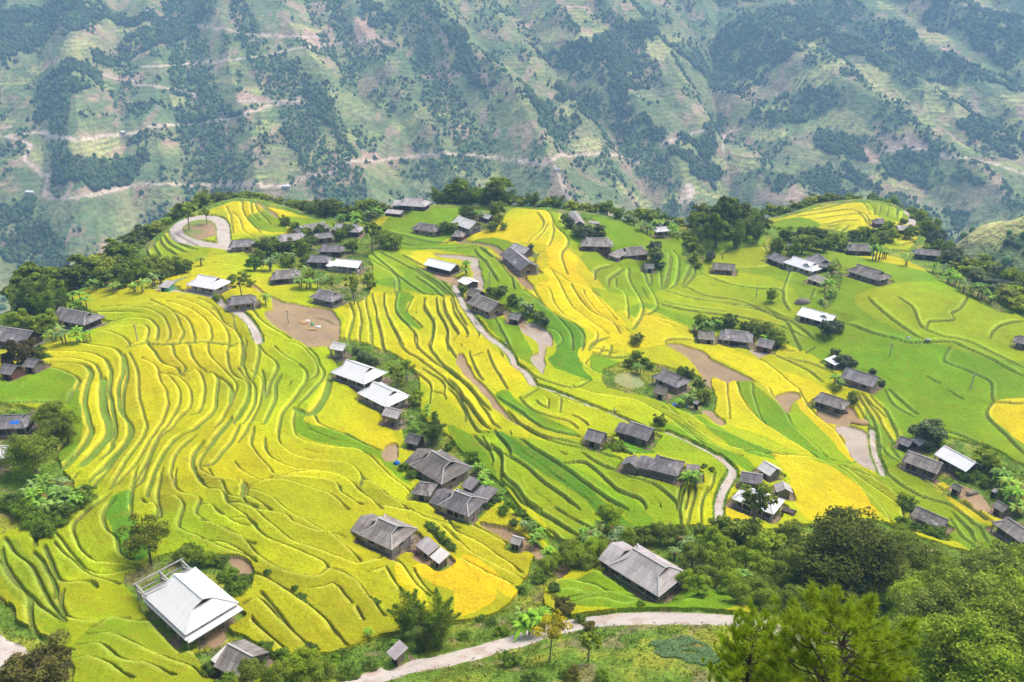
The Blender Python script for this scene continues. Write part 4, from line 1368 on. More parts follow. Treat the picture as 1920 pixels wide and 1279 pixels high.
# ------------------------------------------------------------------ far valley side
FOREST = parse("""
@0 0 2
0,60 200,0 780,0 780,60 700,140 560,190 460,240 360,240 420,180 560,90 430,80 300,110 150,160 0,250
140,330 350,240 400,260 330,350 220,430 150,460
200,610 500,590 520,660 320,700 200,690
480,390 600,370 650,420 520,440;660,400 900,390 900,430 700,450
1050,180 1130,260 1200,320 1230,430 1320,560 1310,590 1230,460
1600,10 1720,100 1800,230 1850,360 1780,300 1660,140
1330,10 1450,30 1500,110 1400,90
0,760 120,740 200,900 300,1000 100,1080 0,900
520,480 545,480 560,620 530,640
1070,470 1110,470 1110,560 1080,560
@960 0 2
70,170 240,140 420,120 440,200 500,260 520,330 420,390 330,330 250,270 110,210
380,100 500,80 640,140 740,240 860,340 800,340 700,260 600,180 480,170
720,100 860,60 1100,30 1260,40 1200,170 1000,230 900,320 860,330 760,200
900,400 1050,320 1240,350 1240,410 1140,430 1060,440 1000,480 880,450
1150,470 1300,520 1320,590 1220,580 1140,520
1200,170 1350,80 1500,110 1560,200 1700,230 1900,300 1900,350 1740,300 1560,290 1460,250 1300,220
1540,50 1920,60 1920,270 1800,220 1700,130 1560,110
570,560 740,470 800,520 740,600 830,640 760,690 660,640
950,640 1200,620 1380,680 1400,740 1200,740 1000,720
1660,480 1840,440 1960,480 1960,620 1800,560
60,360 250,330 520,430 570,520 480,520 330,440 200,530 120,480
1400,570 1600,580 1750,680 1500,690 1380,640
1400,720 1700,740 1760,860 1640,900 1500,800
""")
LIGHT = parse("""
@0 0 2
430,110 580,80 570,95 450,125;220,180 350,145 330,190 240,200;90,270 160,220 190,240 120,285;250,540 450,520 460,580 360,610 280,590;770,300 890,300 890,315 780,315;640,350 710,360 690,400 640,390;1080,80 1240,80 1220,110 1090,105
@960 0 2
100,130 170,90 240,120 370,90 380,120 260,140 110,160;510,155 560,150 620,200 570,240 510,200;90,400 190,390 260,450 150,470;230,520 330,520 340,570 240,570;1060,150 1190,120 1190,180 1080,190;1040,290 1180,240 1280,240 1180,330 1050,340;1280,240 1380,240 1440,320 1500,380 1420,380 1340,320;1140,420 1250,400 1390,510 1250,490 1150,450;740,570 900,580 930,620 880,635 750,600;1490,110 1560,110 1650,150 1560,165;1370,5 1500,10 1510,40 1380,35;1560,290 1740,320 1700,340 1550,330;1780,360 1960,380 1960,450 1820,410;900,470 1030,490 1020,520 900,520;1550,350 1600,350 1650,490 1550,410;380,670 560,690 600,740 440,740;900,260 970,220 980,250 920,270
1680,860 1760,830 1820,810 1960,790 1960,870 1840,880 1780,940 1700,920
1420,692 1560,700 1780,712 1760,718 1560,712 1420,700
600,720 720,700 790,712 780,740 620,760
""")
SOIL = parse("""
@0 0 2
200,725 300,740 440,705 500,675 330,700 260,730;1180,650 1240,590 1250,560 1290,610 1230,640;840,470 855,470 860,560 880,600 840,570;1350,590 1360,560 1420,570 1430,595;1690,480 1740,460 1780,490 1720,530 1700,520;700,440 860,415 900,430 720,460;880,350 930,345 1030,375 900,378;1130,100 1230,90 1260,150 1200,180 1140,150;1330,60 1400,90 1430,150 1340,150;1560,270 1660,265 1740,260 1740,280 1600,300;1780,230 1830,280 1850,330 1820,330 1790,270
@960 0 2
1310,540 1380,580 1360,610 1320,600;560,540 640,510 600,560;890,755 960,715 1030,740 960,760;0,70 80,70 80,100 20,90;1540,30 1860,20 1860,45 1600,45;0,600 130,605 200,585 120,615;1400,520 1540,540 1560,560 1420,550;200,20 290,10 290,30 200,40;1600,180 1690,190 1660,215
1020,750 1060,690 1120,740 1060,770
""")
ROADS = parse("""
@0 0 2
=5 530,250 700,240 860,225 1000,205 1090,185 1200,170 1330,155 1460,155
=4 380,275 440,295 490,300 510,315 640,330 730,350 740,385
=6 190,510 300,520 400,505 490,500 560,475 700,465 850,445 920,425 1040,390 1130,380 1000,380 900,378
=5 0,480 40,475;20,510 150,495 190,510
=5 20,510 110,540 90,590 120,620 160,655 180,665 165,715 200,740 320,735 450,705 540,690 700,690 900,690 1080,695 1130,665 1250,640 1300,610 1370,600 1420,600 1500,590 1690,575 1900,595
=4 700,90 980,130 1200,140
@960 0 2
=5 0,600 120,610 200,580 380,580 480,610
=5 1390,555 1500,555 1620,580 1750,600 1920,650
=4 560,540 640,510 740,480
=4 160,620 200,720 230,760
=11 637,752 658,702 676,700 662,745
=4 790,560 800,500 860,480
""")
NAf, NRf = 1500, 560
AZf = np.linspace(R(-52), R(52), NAf)
RRf = np.r_[np.linspace(440, 760, 160), np.linspace(764, 2450, NRf - 160)]
FA, FR = np.meshgrid(AZf, RRf, indexing='ij')
FX, FY = FR * np.sin(FA), FR * np.cos(FA)
FZ = lookup(BZ, FA, FR)
FZ[:, :1] -= 1.0
d0 = FZ.copy()
# relief finer than the survey grid
FZ += 3.0 * (fbm(FX / 14, FY / 14, 201, 3) - .5) * sstep(470, 560, FR)

def far_mask(poly, soft=14.0):
    p = at(poly[:, 0], poly[:, 1])
    p = p[:, :2]
    a, r = np.arctan2(p[:, 0], p[:, 1]), np.hypot(p[:, 0], p[:, 1])
    i0, i1 = np.clip(np.searchsorted(AZf, [a.min() - .02, a.max() + .02]), 0, NAf)
    j0, j1 = np.clip(np.searchsorted(RRf, [r.min() - 30, r.max() + 30]), 0, NRf)
    if i1 <= i0 or j1 <= j0:
        return None
    X, Y = FX[i0:i1, j0:j1], FY[i0:i1, j0:j1]
    X = X + soft * (fbm(X / 30, Y / 30, 211, 3) - .5) * 2
    Y = Y + soft * (fbm(X / 30, Y / 30, 212, 3) - .5) * 3
    ins = np.zeros(X.shape, bool)
    q = np.roll(p, -1, 0)
    for (xa, ya), (xb, yb) in zip(p, q):
        if ya == yb:
            continue
        ins ^= ((ya > Y) != (yb > Y)) & (X < (xb - xa) * (Y - ya) / (yb - ya) + xa)
    return (slice(i0, i1), slice(j0, j1)), ins

fo = np.zeros(FX.shape, np.float32)
li = np.zeros_like(fo)
so_ = np.zeros_like(fo)
for arr, dat in ((fo, FOREST), (li, LIGHT), (so_, SOIL)):
    for tag, poly in dat:
        r_ = far_mask(poly, 6.0 if arr is not fo else 16.0)
        if r_:
            arr[r_[0]][r_[1]] = 1.0
slope_n = fbm(FX / 70, FY / 70, 221, 4)
bush_n = fbm(FX / 30, FY / 45, 231, 4)
gully = fbm(FX / 45 + 0.4 * FY / 45, FY / 300, 235, 3)
C = np.empty(FX.shape + (3,), np.float32)
C[:] = (0.155, 0.225, 0.08)
k = sstep(0.45, 0.65, slope_n)[..., None]
C = C * (1 - k) + np.array((0.255, 0.27, 0.10)) * k
k = sstep(0.52, 0.66, gully)[..., None] * 0.45
C = C * (1 - k) + np.array((0.085, 0.13, 0.05)) * k
# patchwork of small fields
def cells(x, y, s):
    xi, yi = np.floor(x).astype(np.int64), np.floor(y).astype(np.int64)
    best = np.full(x.shape, 9.0)
    bid = np.zeros(x.shape)
    for i in (-1, 0, 1):
        for j in (-1, 0, 1):
            a, b = xi + i, yi + j
            d = np.hypot(a + hash2(a, b, s) - x, b + hash2(a, b, s + 1) - y)
            m = d < best
            best = np.where(m, d, best)
            bid = np.where(m, hash2(a, b, s + 2), bid)
    return bid
wx_ = FX + 14 * fbm(FX / 25, FY / 25, 271, 2)
pid = cells(wx_ / 30, (FY + 10 * fbm(FX / 20, FY / 20, 273, 2)) / 24, 281)
TINT = np.array([(0.20, 0.26, 0.07), (0.15, 0.20, 0.06), (0.36, 0.38, 0.11), (0.27, 0.29, 0.10), (0.12, 0.17, 0.05), (0.33, 0.25, 0.14), (0.24, 0.25, 0.11), (0.17, 0.235, 0.07)])
kk = (sstep(0.40, 0.52, fbm(FX / 130, FY / 110, 291, 3)) * 0.8)[..., None]
C = C * (1 - kk) + TINT[np.clip((pid * 8).astype(int), 0, 7)] * kk
# old terraces: level treads with darker banks, following the height
lev = FZ / np.where(FR < 680, 3.6, 5.5) + 0.5 * fbm(FX / 90, FY / 90, 241, 2)
tr = np.abs((lev - np.floor(lev)) - 0.5) * 2
tmask = sstep(0.36, 0.52, fbm(FX / 120, FY / 90, 251, 3)) * (1 - fo)
bankf = sstep(0.62, 0.86, tr) * np.maximum(tmask * 0.85, li)
k = (li * 0.85)[..., None]
C = C * (1 - k) + np.array((0.46, 0.46, 0.15)) * k
k = bankf[..., None] * 0.9
bt = sstep(0.45, 0.6, fbm(FX / 60, FY / 40, 255, 3))[..., None]
C = C * (1 - k) + (np.array((0.09, 0.13, 0.045)) * (1 - bt) + np.array((0.33, 0.25, 0.14)) * bt) * k
k = (sstep(0.62, 0.72, fbm(FX / 22, FY / 40, 261, 4)) * 0.75 * (1 - fo))[..., None]
C = C * (1 - k) + np.array((0.42, 0.29, 0.19)) * k
k = (so_ * (0.75 + 0.25 * bush_n))[..., None]
C = C * (1 - k) + np.array((0.50, 0.33, 0.23)) * k
ragged = sstep(0.42, 0.54, fbm(FX / 26, FY / 34, 297, 4))
k = (fo * ragged)[..., None] * 0.7
C = C * (1 - k) + np.array((0.045, 0.085, 0.035)) * k
wood0 = (1 - sstep(30, 90, FR - crest_r(FA)))[..., None]
C = C * (1 - wood0) + np.array((0.05, 0.09, 0.03)) * wood0
FZ += (tr < 0.7) * 0.0
step_f = (np.floor(lev) + sstep(0.62, 1.0, lev - np.floor(lev)) - lev) * 5.5
FZ += step_f * np.maximum(li, tmask * 0.5) * sstep(560, 700, FR) * 0.8

def far_line(tag, poly, col):
    q = smooth_line(poly)
    p = at(q[:, 0], q[:, 1])[:, :2]
    for a, b in zip(p[:-1], p[1:]):
        l = np.hypot(*(b - a))
        if l < .01 or l > 260:
            continue
        aa = np.arctan2([a[0], b[0]], [a[1], b[1]])
        rr = np.hypot([a[0], b[0]], [a[1], b[1]])
        i0, i1 = np.clip(np.searchsorted(AZf, [aa.min() - .02, aa.max() + .02]), 0, NAf)
        j0, j1 = np.clip(np.searchsorted(RRf, [rr.min() - 20, rr.max() + 20]), 0, NRf)
        if i1 <= i0 or j1 <= j0:
            continue
        X, Y = FX[i0:i1, j0:j1] - a[0], FY[i0:i1, j0:j1] - a[1]
        u = (b - a) / l
        t = np.clip(X * u[0] + Y * u[1], 0, l)
        d = np.hypot(X - t * u[0], (Y - t * u[1]))
        hw_ = float(tag) / 3.0
        k = ((1 - sstep(hw_, hw_ + 1.6, d)) * .9)[..., None]
        k2 = ((1 - sstep(hw_ + 2, hw_ + 9, d)) * 0.3 * sstep(.4, .6, bush_n[i0:i1, j0:j1]))[..., None]
        c = C[i0:i1, j0:j1]
        c = c * (1 - k2) + np.array((0.44, 0.31, 0.21)) * k2
        C[i0:i1, j0:j1] = c * (1 - k) + np.array(col) * k
        ROADM[i0:i1, j0:j1] = np.maximum(ROADM[i0:i1, j0:j1], k[..., 0])
ROADM = np.zeros(FX.shape, np.float32)
for tag, poly in ROADS:
    far_line(tag, poly, (0.64, 0.51, 0.39))
idx = np.arange(NAf * NRf).reshape(NAf, NRf)
quads = np.stack([idx[:-1, :-1], idx[1:, :-1], idx[1:, 1:], idx[:-1, 1:]], -1).reshape(-1, 4)
hid = FR.ravel()[quads].max(1) < 455
quads = quads[~hid]
me = make_mesh("hillside", np.stack([FX, FY, FZ], -1).reshape(-1, 3), F4=quads, mat=M['far'], col=np.clip(C.reshape(-1, 3), 0, .9), smooth=True)
hill = link_mesh("hills", me)
hill['kind'] = 'structure'
hill['label'] = "terraced far valley side fading into blue haze"
hill['category'] = 'hills'

def ico_blob(seed):
    """small lumpy crown of 42 points"""
    import bmesh
    bm = bmesh.new()
    bmesh.ops.create_icosphere(bm, subdivisions=1, radius=1.0)
    v = np.array([p.co[:] for p in bm.verts])
    f = np.array([[q.index for q in p.verts] for p in bm.faces])
    bm.free()
    g = np.random.default_rng(seed)
    v = v * (1 + 0.30 * (g.random(len(v)) - .5))[:, None]
    v[:, 2] = np.where(v[:, 2] < -0.35, -0.35, v[:, 2]) + 0.35
    return v, f

# woods on the far side: one mass
def far_woods():
    g = np.random.default_rng(5)
    # candidates spread evenly over the ground
    n = 800000
    a = g.uniform(R(-40), R(40), n)
    r = np.sqrt(g.uniform(380 ** 2, 2100 ** 2, n))
    ia = np.clip(np.searchsorted(AZf, a), 0, NAf - 1)
    ir = np.clip(np.searchsorted(RRf, r), 0, NRf - 1)
    s = r - crest_r(a)
    rag = fbm(r * np.sin(a) / 26, r * np.cos(a) / 34, 297, 4)
    pf = fo[ia, ir] * (0.10 + 0.75 * sstep(0.42, 0.54, rag))
    pf = np.maximum(pf, 0.12 * sstep(0.54, 0.66, bush_n[ia, ir]) * (1 - so_[ia, ir]) * (1 - li[ia, ir] * .8))
    pf = np.maximum(pf, 0.22 * sstep(0.60, 0.68, gully[ia, ir]) * (1 - .8 * li[ia, ir]))
    pf = np.where(li[ia, ir] > .5, pf * .12, pf)
    pf = np.where(s < 130, 0.75, pf)
    pf *= (1 - ROADM[ia, ir])
    keep = (s > 16) & (g.random(n) < pf)
    a, r, s = a[keep], r[keep], s[keep]
    x, y = r * np.sin(a), r * np.cos(a)
    z = np.where(r > 470, lookup(FZ_, a, r, RRf) if False else lookup(BZ, a, r), lookup(BZ, a, r))
    m = len(x)
    infor = fo[np.clip(np.searchsorted(AZf, a), 0, NAf - 1), np.clip(np.searchsorted(RRf, r), 0, NRf - 1)]
    size = (0.9 + 2.4 * g.random(m) ** 2) * (1 + 0.25 * infor) * np.where(s < 130, 1.0, 1.0)
    hgt = size * g.uniform(1.2, 2.0, m)
    blobs = [ico_blob(k) for k in range(3)]
    VVs, FFs, CCs, off = [], [], [], 0
    kind = g.integers(0, 3, m)
    rot = g.uniform(0, 6.28, m)
    base = np.array((0.060, 0.112, 0.050))
    cc = base * g.uniform(0.6, 1.5, m)[:, None] * np.where(infor[:, None] > .5, 0.9, 1.25) + np.c_[g.uniform(0, .03, m), g.uniform(0, .035, m), np.zeros(m)]
    cc *= (0.65 + 0.9 * fbm(x / 38, y / 38, 299, 3))[:, None]
    for k in range(3):
        sel = np.where(kind == k)[0]
        v, f = blobs[k]
        c_, s_ = np.cos(rot[sel])[:, None], np.sin(rot[sel])[:, None]
        X = (v[:, 0] * c_ - v[:, 1] * s_) * size[sel][:, None] + x[sel][:, None]
        Y = (v[:, 0] * s_ + v[:, 1] * c_) * size[sel][:, None] + y[sel][:, None]
        Z = v[:, 2] * hgt[sel][:, None] + z[sel][:, None] - 0.5
        VVs.append(np.stack([X, Y, Z], -1).reshape(-1, 3))
        FFs.append((f[None] + (np.arange(len(sel)) * len(v))[:, None, None]).reshape(-1, 3) + off)
        jit = 1 + 0.25 * (np.random.default_rng(k).random((len(sel), len(v))) - .5)
        CCs.append((cc[sel][:, None, :] * jit[..., None]).reshape(-1, 3))
        off += len(sel) * len(v)
    me = make_mesh("far_woods", np.concatenate(VVs), F3=np.concatenate(FFs), mat=M['leaf'], col=np.concatenate(CCs))
    o = link_mesh("woods", me)
    o['kind'] = 'stuff'
    o['label'] = "dark woods and scrub over the far valley side"
    o['category'] = 'woods'
    print("far trees", m)
far_woods()

# ------------------------------------------------------------------ haze in the valley air
hz = MB()
hz.box(-2300, 2300, -120, 2600, -330, 620)
m, t, b = new_mat("valley_haze")
t.nodes.remove(b)
pv = N(t, "ShaderNodeVolumePrincipled")
pv.inputs["Color"].default_value = (0.37, 0.63, 1.0, 1)
pv.inputs["Density"].default_value = 0.00027
pv.inputs["Anisotropy"].default_value = 0.1
t.links.new(pv.outputs[0], t.nodes["Material Output"].inputs["Volume"])
hzo = hz.obj("haze", m)
hzo['kind'] = 'stuff'
hzo['label'] = "thin blue haze filling the valley"
hzo['category'] = 'haze'
# ------------------------------------------------------------------ buildings
def roof_hip(L, W, hw, rp, t=0.62):
    """hip roof with a small gablet at each end; returns slabs, hip/ridge lines, gablet triangles"""
    x, y = L / 2, W / 2
    run = W / 2 * t * 0.85
    run = min(run, L * 0.32)
    xg, yg, zg = x - run, y * (1 - t), hw + rp * t
    xr, zr = xg + 0.25, hw + rp
    sl = []
    sl.append([(-x, -y, hw), (x, -y, hw), (xg, -yg, zg), (xr, 0, zr), (-xr, 0, zr), (-xg, -yg, zg)])
    sl.append([(x, y, hw), (-x, y, hw), (-xg, yg, zg), (-xr, 0, zr), (xr, 0, zr), (xg, yg, zg)])
    sl.append([(x, -y, hw), (x, y, hw), (xg, yg, zg), (xg, -yg, zg)])
    sl.append([(-x, y, hw), (-x, -y, hw), (-xg, -yg, zg), (-xg, yg, zg)])
    lines = [((-xr, 0, zr), (xr, 0, zr))]
    for sx in (-1, 1):
        for sy in (-1, 1):
            lines += [((sx * x, sy * y, hw), (sx * xg, sy * yg, zg)), ((sx * xg, sy * yg, zg), (sx * xr, 0, zr))]
    gab = [[(s * (xg - .03), -yg * .96, zg), (s * (xg - .03), yg * .96, zg), (s * (xg - .03), 0, zr - .12)] for s in (-1, 1)]
    return sl, lines, gab

def roof_gable(L, W, hw, rp):
    x, y, z = L / 2, W / 2, hw + rp
    sl = [[(-x, -y, hw), (x, -y, hw), (x, 0, z), (-x, 0, z)], [(x, y, hw), (-x, y, hw), (-x, 0, z), (x, 0, z)]]
    lines = [((-x, 0, z), (x, 0, z))]
    return sl, lines, []

def roof_shed(L, W, hw, rp):
    x, y = L / 2, W / 2
    return [[(-x, -y, hw), (x, -y, hw), (x, y, hw + rp), (-x, y, hw + rp)]], [], []

CATN = {'wooden_house': 'house', 'earth_house': 'house', 'stilt_house': 'stilt house', 'shed': 'shed', 'white_house': 'house', 'far_house': 'house'}
hr = random.Random(11)
for h in HS:
    L, W_, hw, rp = h['L'], h['W'], h['hw'], h['rp']
    ex = h['ex']
    far = math.hypot(h['x'], h['y'])
    zb = h['z']
    g = thing(h['name'], h['lab'], CATN[h['name']], (h['x'], h['y'], zb), h['rz'])
    small = h['name'] == 'shed' or far > 600
    ov = 0.45 if small else 0.85
    if 'p' in ex and not small:
        ov = 1.0
    st = h['st']
    sl, lines, gab = (roof_hip if st == 'hip' else roof_gable if st == 'gable' else roof_shed)(L, W_, hw, rp)
    rb = MB()
    for s in sl:
        rb.slab(s, 0.09)
    if 'l' in ex and st != 'shed':            # lower annex roof continuing past the left end
        a0, a1 = -L / 2 - 2.6, -L / 2 + 0.4
        zz = hw - 0.25
        rb.slab([(a0, -W_ * .42, zz - .3), (a1, -W_ * .42, zz - .3), (a1, 0, zz + rp * .55), (a0, 0, zz + rp * .55)], .08)
        rb.slab([(a1, W_ * .42, zz - .3), (a0, W_ * .42, zz - .3), (a0, 0, zz + rp * .55), (a1, 0, zz + rp * .55)], .08)
    if 'm' in ex:                              # small cross gable near the right end of the front slope
        mx, mw, mz = L * 0.22, min(1.5, L * .12), hw + rp * (0.62 if st == 'hip' else .75)
        my = -W_ / 2 * (1 - (mz - hw) / rp) - 0.9
        zz = mz + mw * 0.42
        back = -W_ / 2 * (1 - (zz - hw) / rp)
        rb.slab([(mx - mw, my, mz - .30), (mx, my, zz), (mx, back, zz), (mx - mw, my + 1.0, mz - .02)], .06)
        rb.slab([(mx, my, zz), (mx + mw, my, mz - .30), (mx + mw, my + 1.0, mz - .02), (mx, back, zz)], .06)
    rmat = 'aged_roof' if h['rm'] == 'grey_roof' and hr.random() < .35 else h['rm']
    roof = rb.obj("roof", M[rmat], g)
    # ridge and hip caps follow the roof
    if lines and far < 340:
        cb = MB()
        for a, b in lines:
            up = Vector((0, 0, 0.05))
            cb.bar(Vector(a) + up, Vector(b) + up, 0.22, 0.10)
        cm = M['cap_white'] if h['rm'] in ('white_roof', 'cream_roof') else (M['cap_light'] if ('c' in ex or h['rm'] == 'pale_roof' or hr.random() < .35) else M['grey_roof'])
        cb.obj("ridge_cap", cm, roof)
    if 'c' in ex and h['rm'] == 'grey_roof':   # pale sheets along the back slope by the ridge
        pb = MB()
        zt, zl = hw + rp, hw + rp * .55
        yl = W_ / 2 * .45
        pb.slab([(L * .33, yl, zl + .05), (-L * .38, yl, zl + .05), (-L * .34, 0.02, zt + .05), (L * .30, 0.02, zt + .05)], .04)
        pb.obj("pale_sheet", M['pale_roof'], roof)
    if 'x' in ex or (h['rm'] == 'grey_roof' and hr.random() < .4 and far < 260 and not small):
        for _ in range(5 if 'x' in ex else 2):
            pb = MB()
            px_, tt = hr.uniform(-L * .3, L * .3), hr.uniform(.12, .5)
            yy, zz = -W_ / 2 * (1 - tt), hw + rp * tt
            y2, z2 = -W_ / 2 * (1 - tt - .22), hw + rp * (tt + .22)
            pb.slab([(px_, yy, zz + .04), (px_ + .8, yy, zz + .04), (px_ + .8, y2, z2 + .04), (px_, y2, z2 + .04)], .03)
            pb.obj("roof_patch", M['pale_roof'], roof)

    if 'u' in ex:
        pb = MB()
        pb.slab([(L * .05, -W_ * .33, hw + rp * .36), (L * .30, -W_ * .34, hw + rp * .34), (L * .28, -W_ * .2, hw + rp * .62), (L * .08, -W_ * .22, hw + rp * .58)], .04)
        pb.obj("tarpaulin", M['blue'], roof)
    # walls
    wl = MB()
    wx, wy = L / 2 - ov, W_ / 2 - ov
    if 'k' in ex:
        wx, wy = L / 2 - 2.0, W_ / 2 - 1.6
    z0 = 1.0 if h['name'] == 'stilt_house' or 'k' in ex else -1.2
    under = 0.02
    top = hw + rp * ov / (W_ / 2) * 0.9 - 0.12 if st != 'shed' else hw - .05
    wl.box(-wx, wx, -wy, wy, z0, top)
    if st == 'gable':
        for s in (-1, 1):
            zt = hw + rp * 0.93 - .12
            yb = wy * 0.98
            wl.slab([(s * (wx - .01), -yb, top), (s * (wx - .01), yb, top), (s * (wx - .01), 0, zt)] if s > 0 else
                    [(s * (wx - .01), yb, top), (s * (wx - .01), -yb, top), (s * (wx - .01), 0, zt)], 0.02)
    if 'l' in ex and st != 'shed':
        wl.box(-L / 2 - 2.2, -wx - .02, -W_ * .36, W_ * .36, -1.2, hw - .55)
    wl.obj("wall", M[h['wm']], g)
    if gab and far < 340:
        for tri in gab:
            gb = MB()
            gb.add(tri, [(0, 1, 2)])
            gb.obj("gable_vent", M['dark'] if far < 220 else M['wood'], g)
    if far > 345:
        continue
    # door and windows on the front, some at the right end
    dz = max(z0, 0)
    db = MB()
    dx = hr.uniform(-.15, .15) * L
    dw = 0.55 if small else (1.3 if 'd' in ex else .75)
    db.box(dx - dw, dx + dw, -wy - .04, -wy + .02, dz, dz + min(1.7, top - dz - .15))
    db.obj("door", M['dark'] if 'd' in ex or small else M['timber'], g)
    if not small and L > 6:
        nwin = 3 if L > 9 else 2
        for q in range(nwin):
            wxp = -wx + (q + .5) * 2 * wx / nwin
            if abs(wxp - dx) < dw + .7:
                wxp += 1.5 if wxp >= dx else -1.5
            if abs(wxp) > wx - .6:
                continue
            wb = MB()
            wb.box(wxp - .5, wxp + .5, -wy - .035, -wy + .02, dz + .7, dz + 1.4)
            wo = wb.obj("window", M['dark'], g)
            if far < 190:
                fb = MB()
                for xx in (-.56, .50):
                    fb.box(wxp + xx, wxp + xx + .06, -wy - .06, -wy - .002, dz + .65, dz + 1.45)
                fb.box(wxp - .5, wxp + .5, -wy - .058, -wy - .002, dz + 1.39, dz + 1.45)
                fb.box(wxp - .5, wxp + .5, -wy - .10, -wy - .002, dz + .63, dz + .69)
                fb.obj("frame", M['timber'], wo)
        eb = MB()
        eb.box(wx - .02, wx + .035, -.9, .4, dz + .7, dz + 1.35)
        eb.obj("window", M['dark'], g)
        # wall plate: pale or dark band of masonry at the foot
        if far < 260:
            pb = MB()
            pb.box(-wx - .25, wx + .25, -wy - .25, wy + .25, -1.25, .22)
            pb.obj("plinth", M['stone'], g)
    if 'p' in ex or h['name'] == 'stilt_house' or (not small and far < 200):
        npost = 5 if L > 7 else 3
        yy = -W_ / 2 + .22
        for q in range(npost):
            xx = -L / 2 + .3 + q * (L - .6) / (npost - 1)
            pb = MB()
            pb.bar((xx, yy, -1.2), (xx, yy, hw - .02), .16)
            pb.obj("post", M['timber'] if h['rm'] != 'white_roof' else M['concrete'], g)
        for yy2 in (-W_ * .18, W_ * .18):
            pb = MB()
            pb.bar((L / 2 - .25, yy2, -1.2), (L / 2 - .25, yy2, hw - .02), .16)
            pb.obj("post", M['timber'], g)
    if 'k' in ex:                             # second, lower eave behind the right end and a slab under the house
        eb = MB()
        eb.slab([(L / 2 - .6, -W_ / 2 + .1, hw - .45), (L / 2 + .9, -W_ / 2 - .1, hw - .75), (L / 2 + .9, W_ / 2 + .1, hw - .75), (L / 2 - .6, W_ / 2 - .1, hw - .45)], .08)
        eb.slab([(-L / 2, -W_ / 2 - .25, hw - .55), (L / 2 + .5, -W_ / 2 - .25, hw - .55), (L / 2 + .5, -W_ / 2 + .3, hw - .42), (-L / 2, -W_ / 2 + .3, hw - .42)], .08)
        eb.obj("lower_eave", M['cap_white'], g)
        sb = MB()
        sb.box(-L / 2 + 1, L / 2 - 1, -W_ / 2 + 1, W_ / 2 - 1, -1.0, .35)
        sb.obj("floor_slab", M['concrete'], g)

# the unfinished concrete frame beside the great white house
hk = next(h for h in HS if 'k' in h['ex'])
fr = thing("concrete_frame", "unfinished pale concrete frame of posts and beams beside the great white roof", "frame", (hk['x'], hk['y'], hk['z']), hk['rz'])
x1, x0 = -hk['L'] / 2 + .6, -hk['L'] / 2 - 2.6
ys = [-hk['W'] * .47, -hk['W'] * .02, hk['W'] * .40]
for y in ys:
    for x, ht in ((x0, 3.4), (x1, 2.9)):
        b_ = MB(); b_.bar((x, y, -1.2), (x, y, ht), .26); b_.obj("post", M['concrete'], fr)
    b_ = MB(); b_.bar((x0 - .3, y, 2.0), (x1, y, 2.0), .2); b_.bar((x0 - .35, y, 3.4), (x1 + .1, y, 3.05), .2); b_.bar((x0 + .1, y, 2.1), (x1 - .4, y, 2.95), .16); b_.obj("truss", M['concrete'], fr)
for x, z in ((x0, 3.55), (x0, 2.15), (x1 - .6, 3.1), (x0 + 1.1, 2.2)):
    b_ = MB(); b_.bar((x, ys[0] - .3, z), (x, ys[2] + .3, z), .18); b_.obj("beam", M['concrete'], fr)

# ------------------------------------------------------------------ power poles
POLES = """259,644 252,616|on the curved gold terraces of the left hill
541,607 540,586|at the upper corner of the bare brown paddy
661,567 660,545|beside the grey timber house at the head of the yellow strips
741,552 740,533|at the top of the long yellow strips
918,537 917,519|in the green strip above the orange walled house
1006,521 1005,504|by the dark house on the red dirt track
1115,528 1115,508|at the green field under the red brown plank house
1417,562 1418,543|in the open green field left of the lone tree
1667,672 1672,650|uphill of the long dark grey house in the wide green fields
1819,732 1825,708|alone in the wide green fields above the gold corner field
441,614 440,591|by the grey lane on the left hill
1683,404 1684,380|on the crest of the yellow right knoll"""
for l in POLES.split("\n"):
    ab, lab = l.split("|")
    (bx, by), (tx, ty) = [[float(q) for q in p.split(",")] for p in ab.split()]
    p = at(bx, by)[0]
    z = float(near_z(p[0:1], p[1:2])[0])
    dist = math.sqrt(p[0] ** 2 + p[1] ** 2 + (CAM_H - z) ** 2)
    hgt = max(4.0, (by - ty) * dist / F * 1.12)
    o = thing("power_pole", "thin concrete power pole " + lab, "pole", (p[0], p[1], z), random.uniform(-.4, .4), "power poles in the fields")
    b_ = MB(); b_.tube([(0, 0, -.5), (0, 0, hgt)], [.17, .11], 7); b_.obj("shaft", M['pole'], o)
    b_ = MB(); b_.box(-.65, .65, -.05, .05, hgt - .55, hgt - .43); b_.obj("crossarm", M['pole'], o)

# ------------------------------------------------------------------ small things lying about
def ground_at(px, py):
    p = at(px, py)[0]
    return float(p[0]), float(p[1]), float(near_z(p[0:1], p[1:2])[0])

def lump_mesh(name, mat, rx, ry, rz, seed, k=10):
    g = np.random.default_rng(seed)
    V, Fq = [], []
    for i in range(5):
        ph = i / 4 * math.pi / 2
        for j in range(k):
            a = 2 * math.pi * j / k
            q = 1 + .25 * (g.random() - .5)
            V.append((rx * math.cos(ph) * math.cos(a) * q, ry * math.cos(ph) * math.sin(a) * q, rz * math.sin(ph) * q - .08))
    for i in range(4):
        for j in range(k):
            Fq.append((i * k + j, i * k + (j + 1) % k, (i + 1) * k + (j + 1) % k, (i + 1) * k + j))
    return make_mesh(name, np.array(V), F4=np.array(Fq), mat=mat)

def lump(name, lab, cat, px, py, rx, ry, rz, mat, rot=0, group=None):
    x, y, z = ground_at(px, py)
    o = link_mesh(name, lump_mesh(name, mat, rx, ry, rz, int(px + py)))
    o.location = (x, y, z)
    o.rotation_euler = (0, 0, rot)
    o['label'] = lab
    o['category'] = cat
    if group:
        o['group'] = group

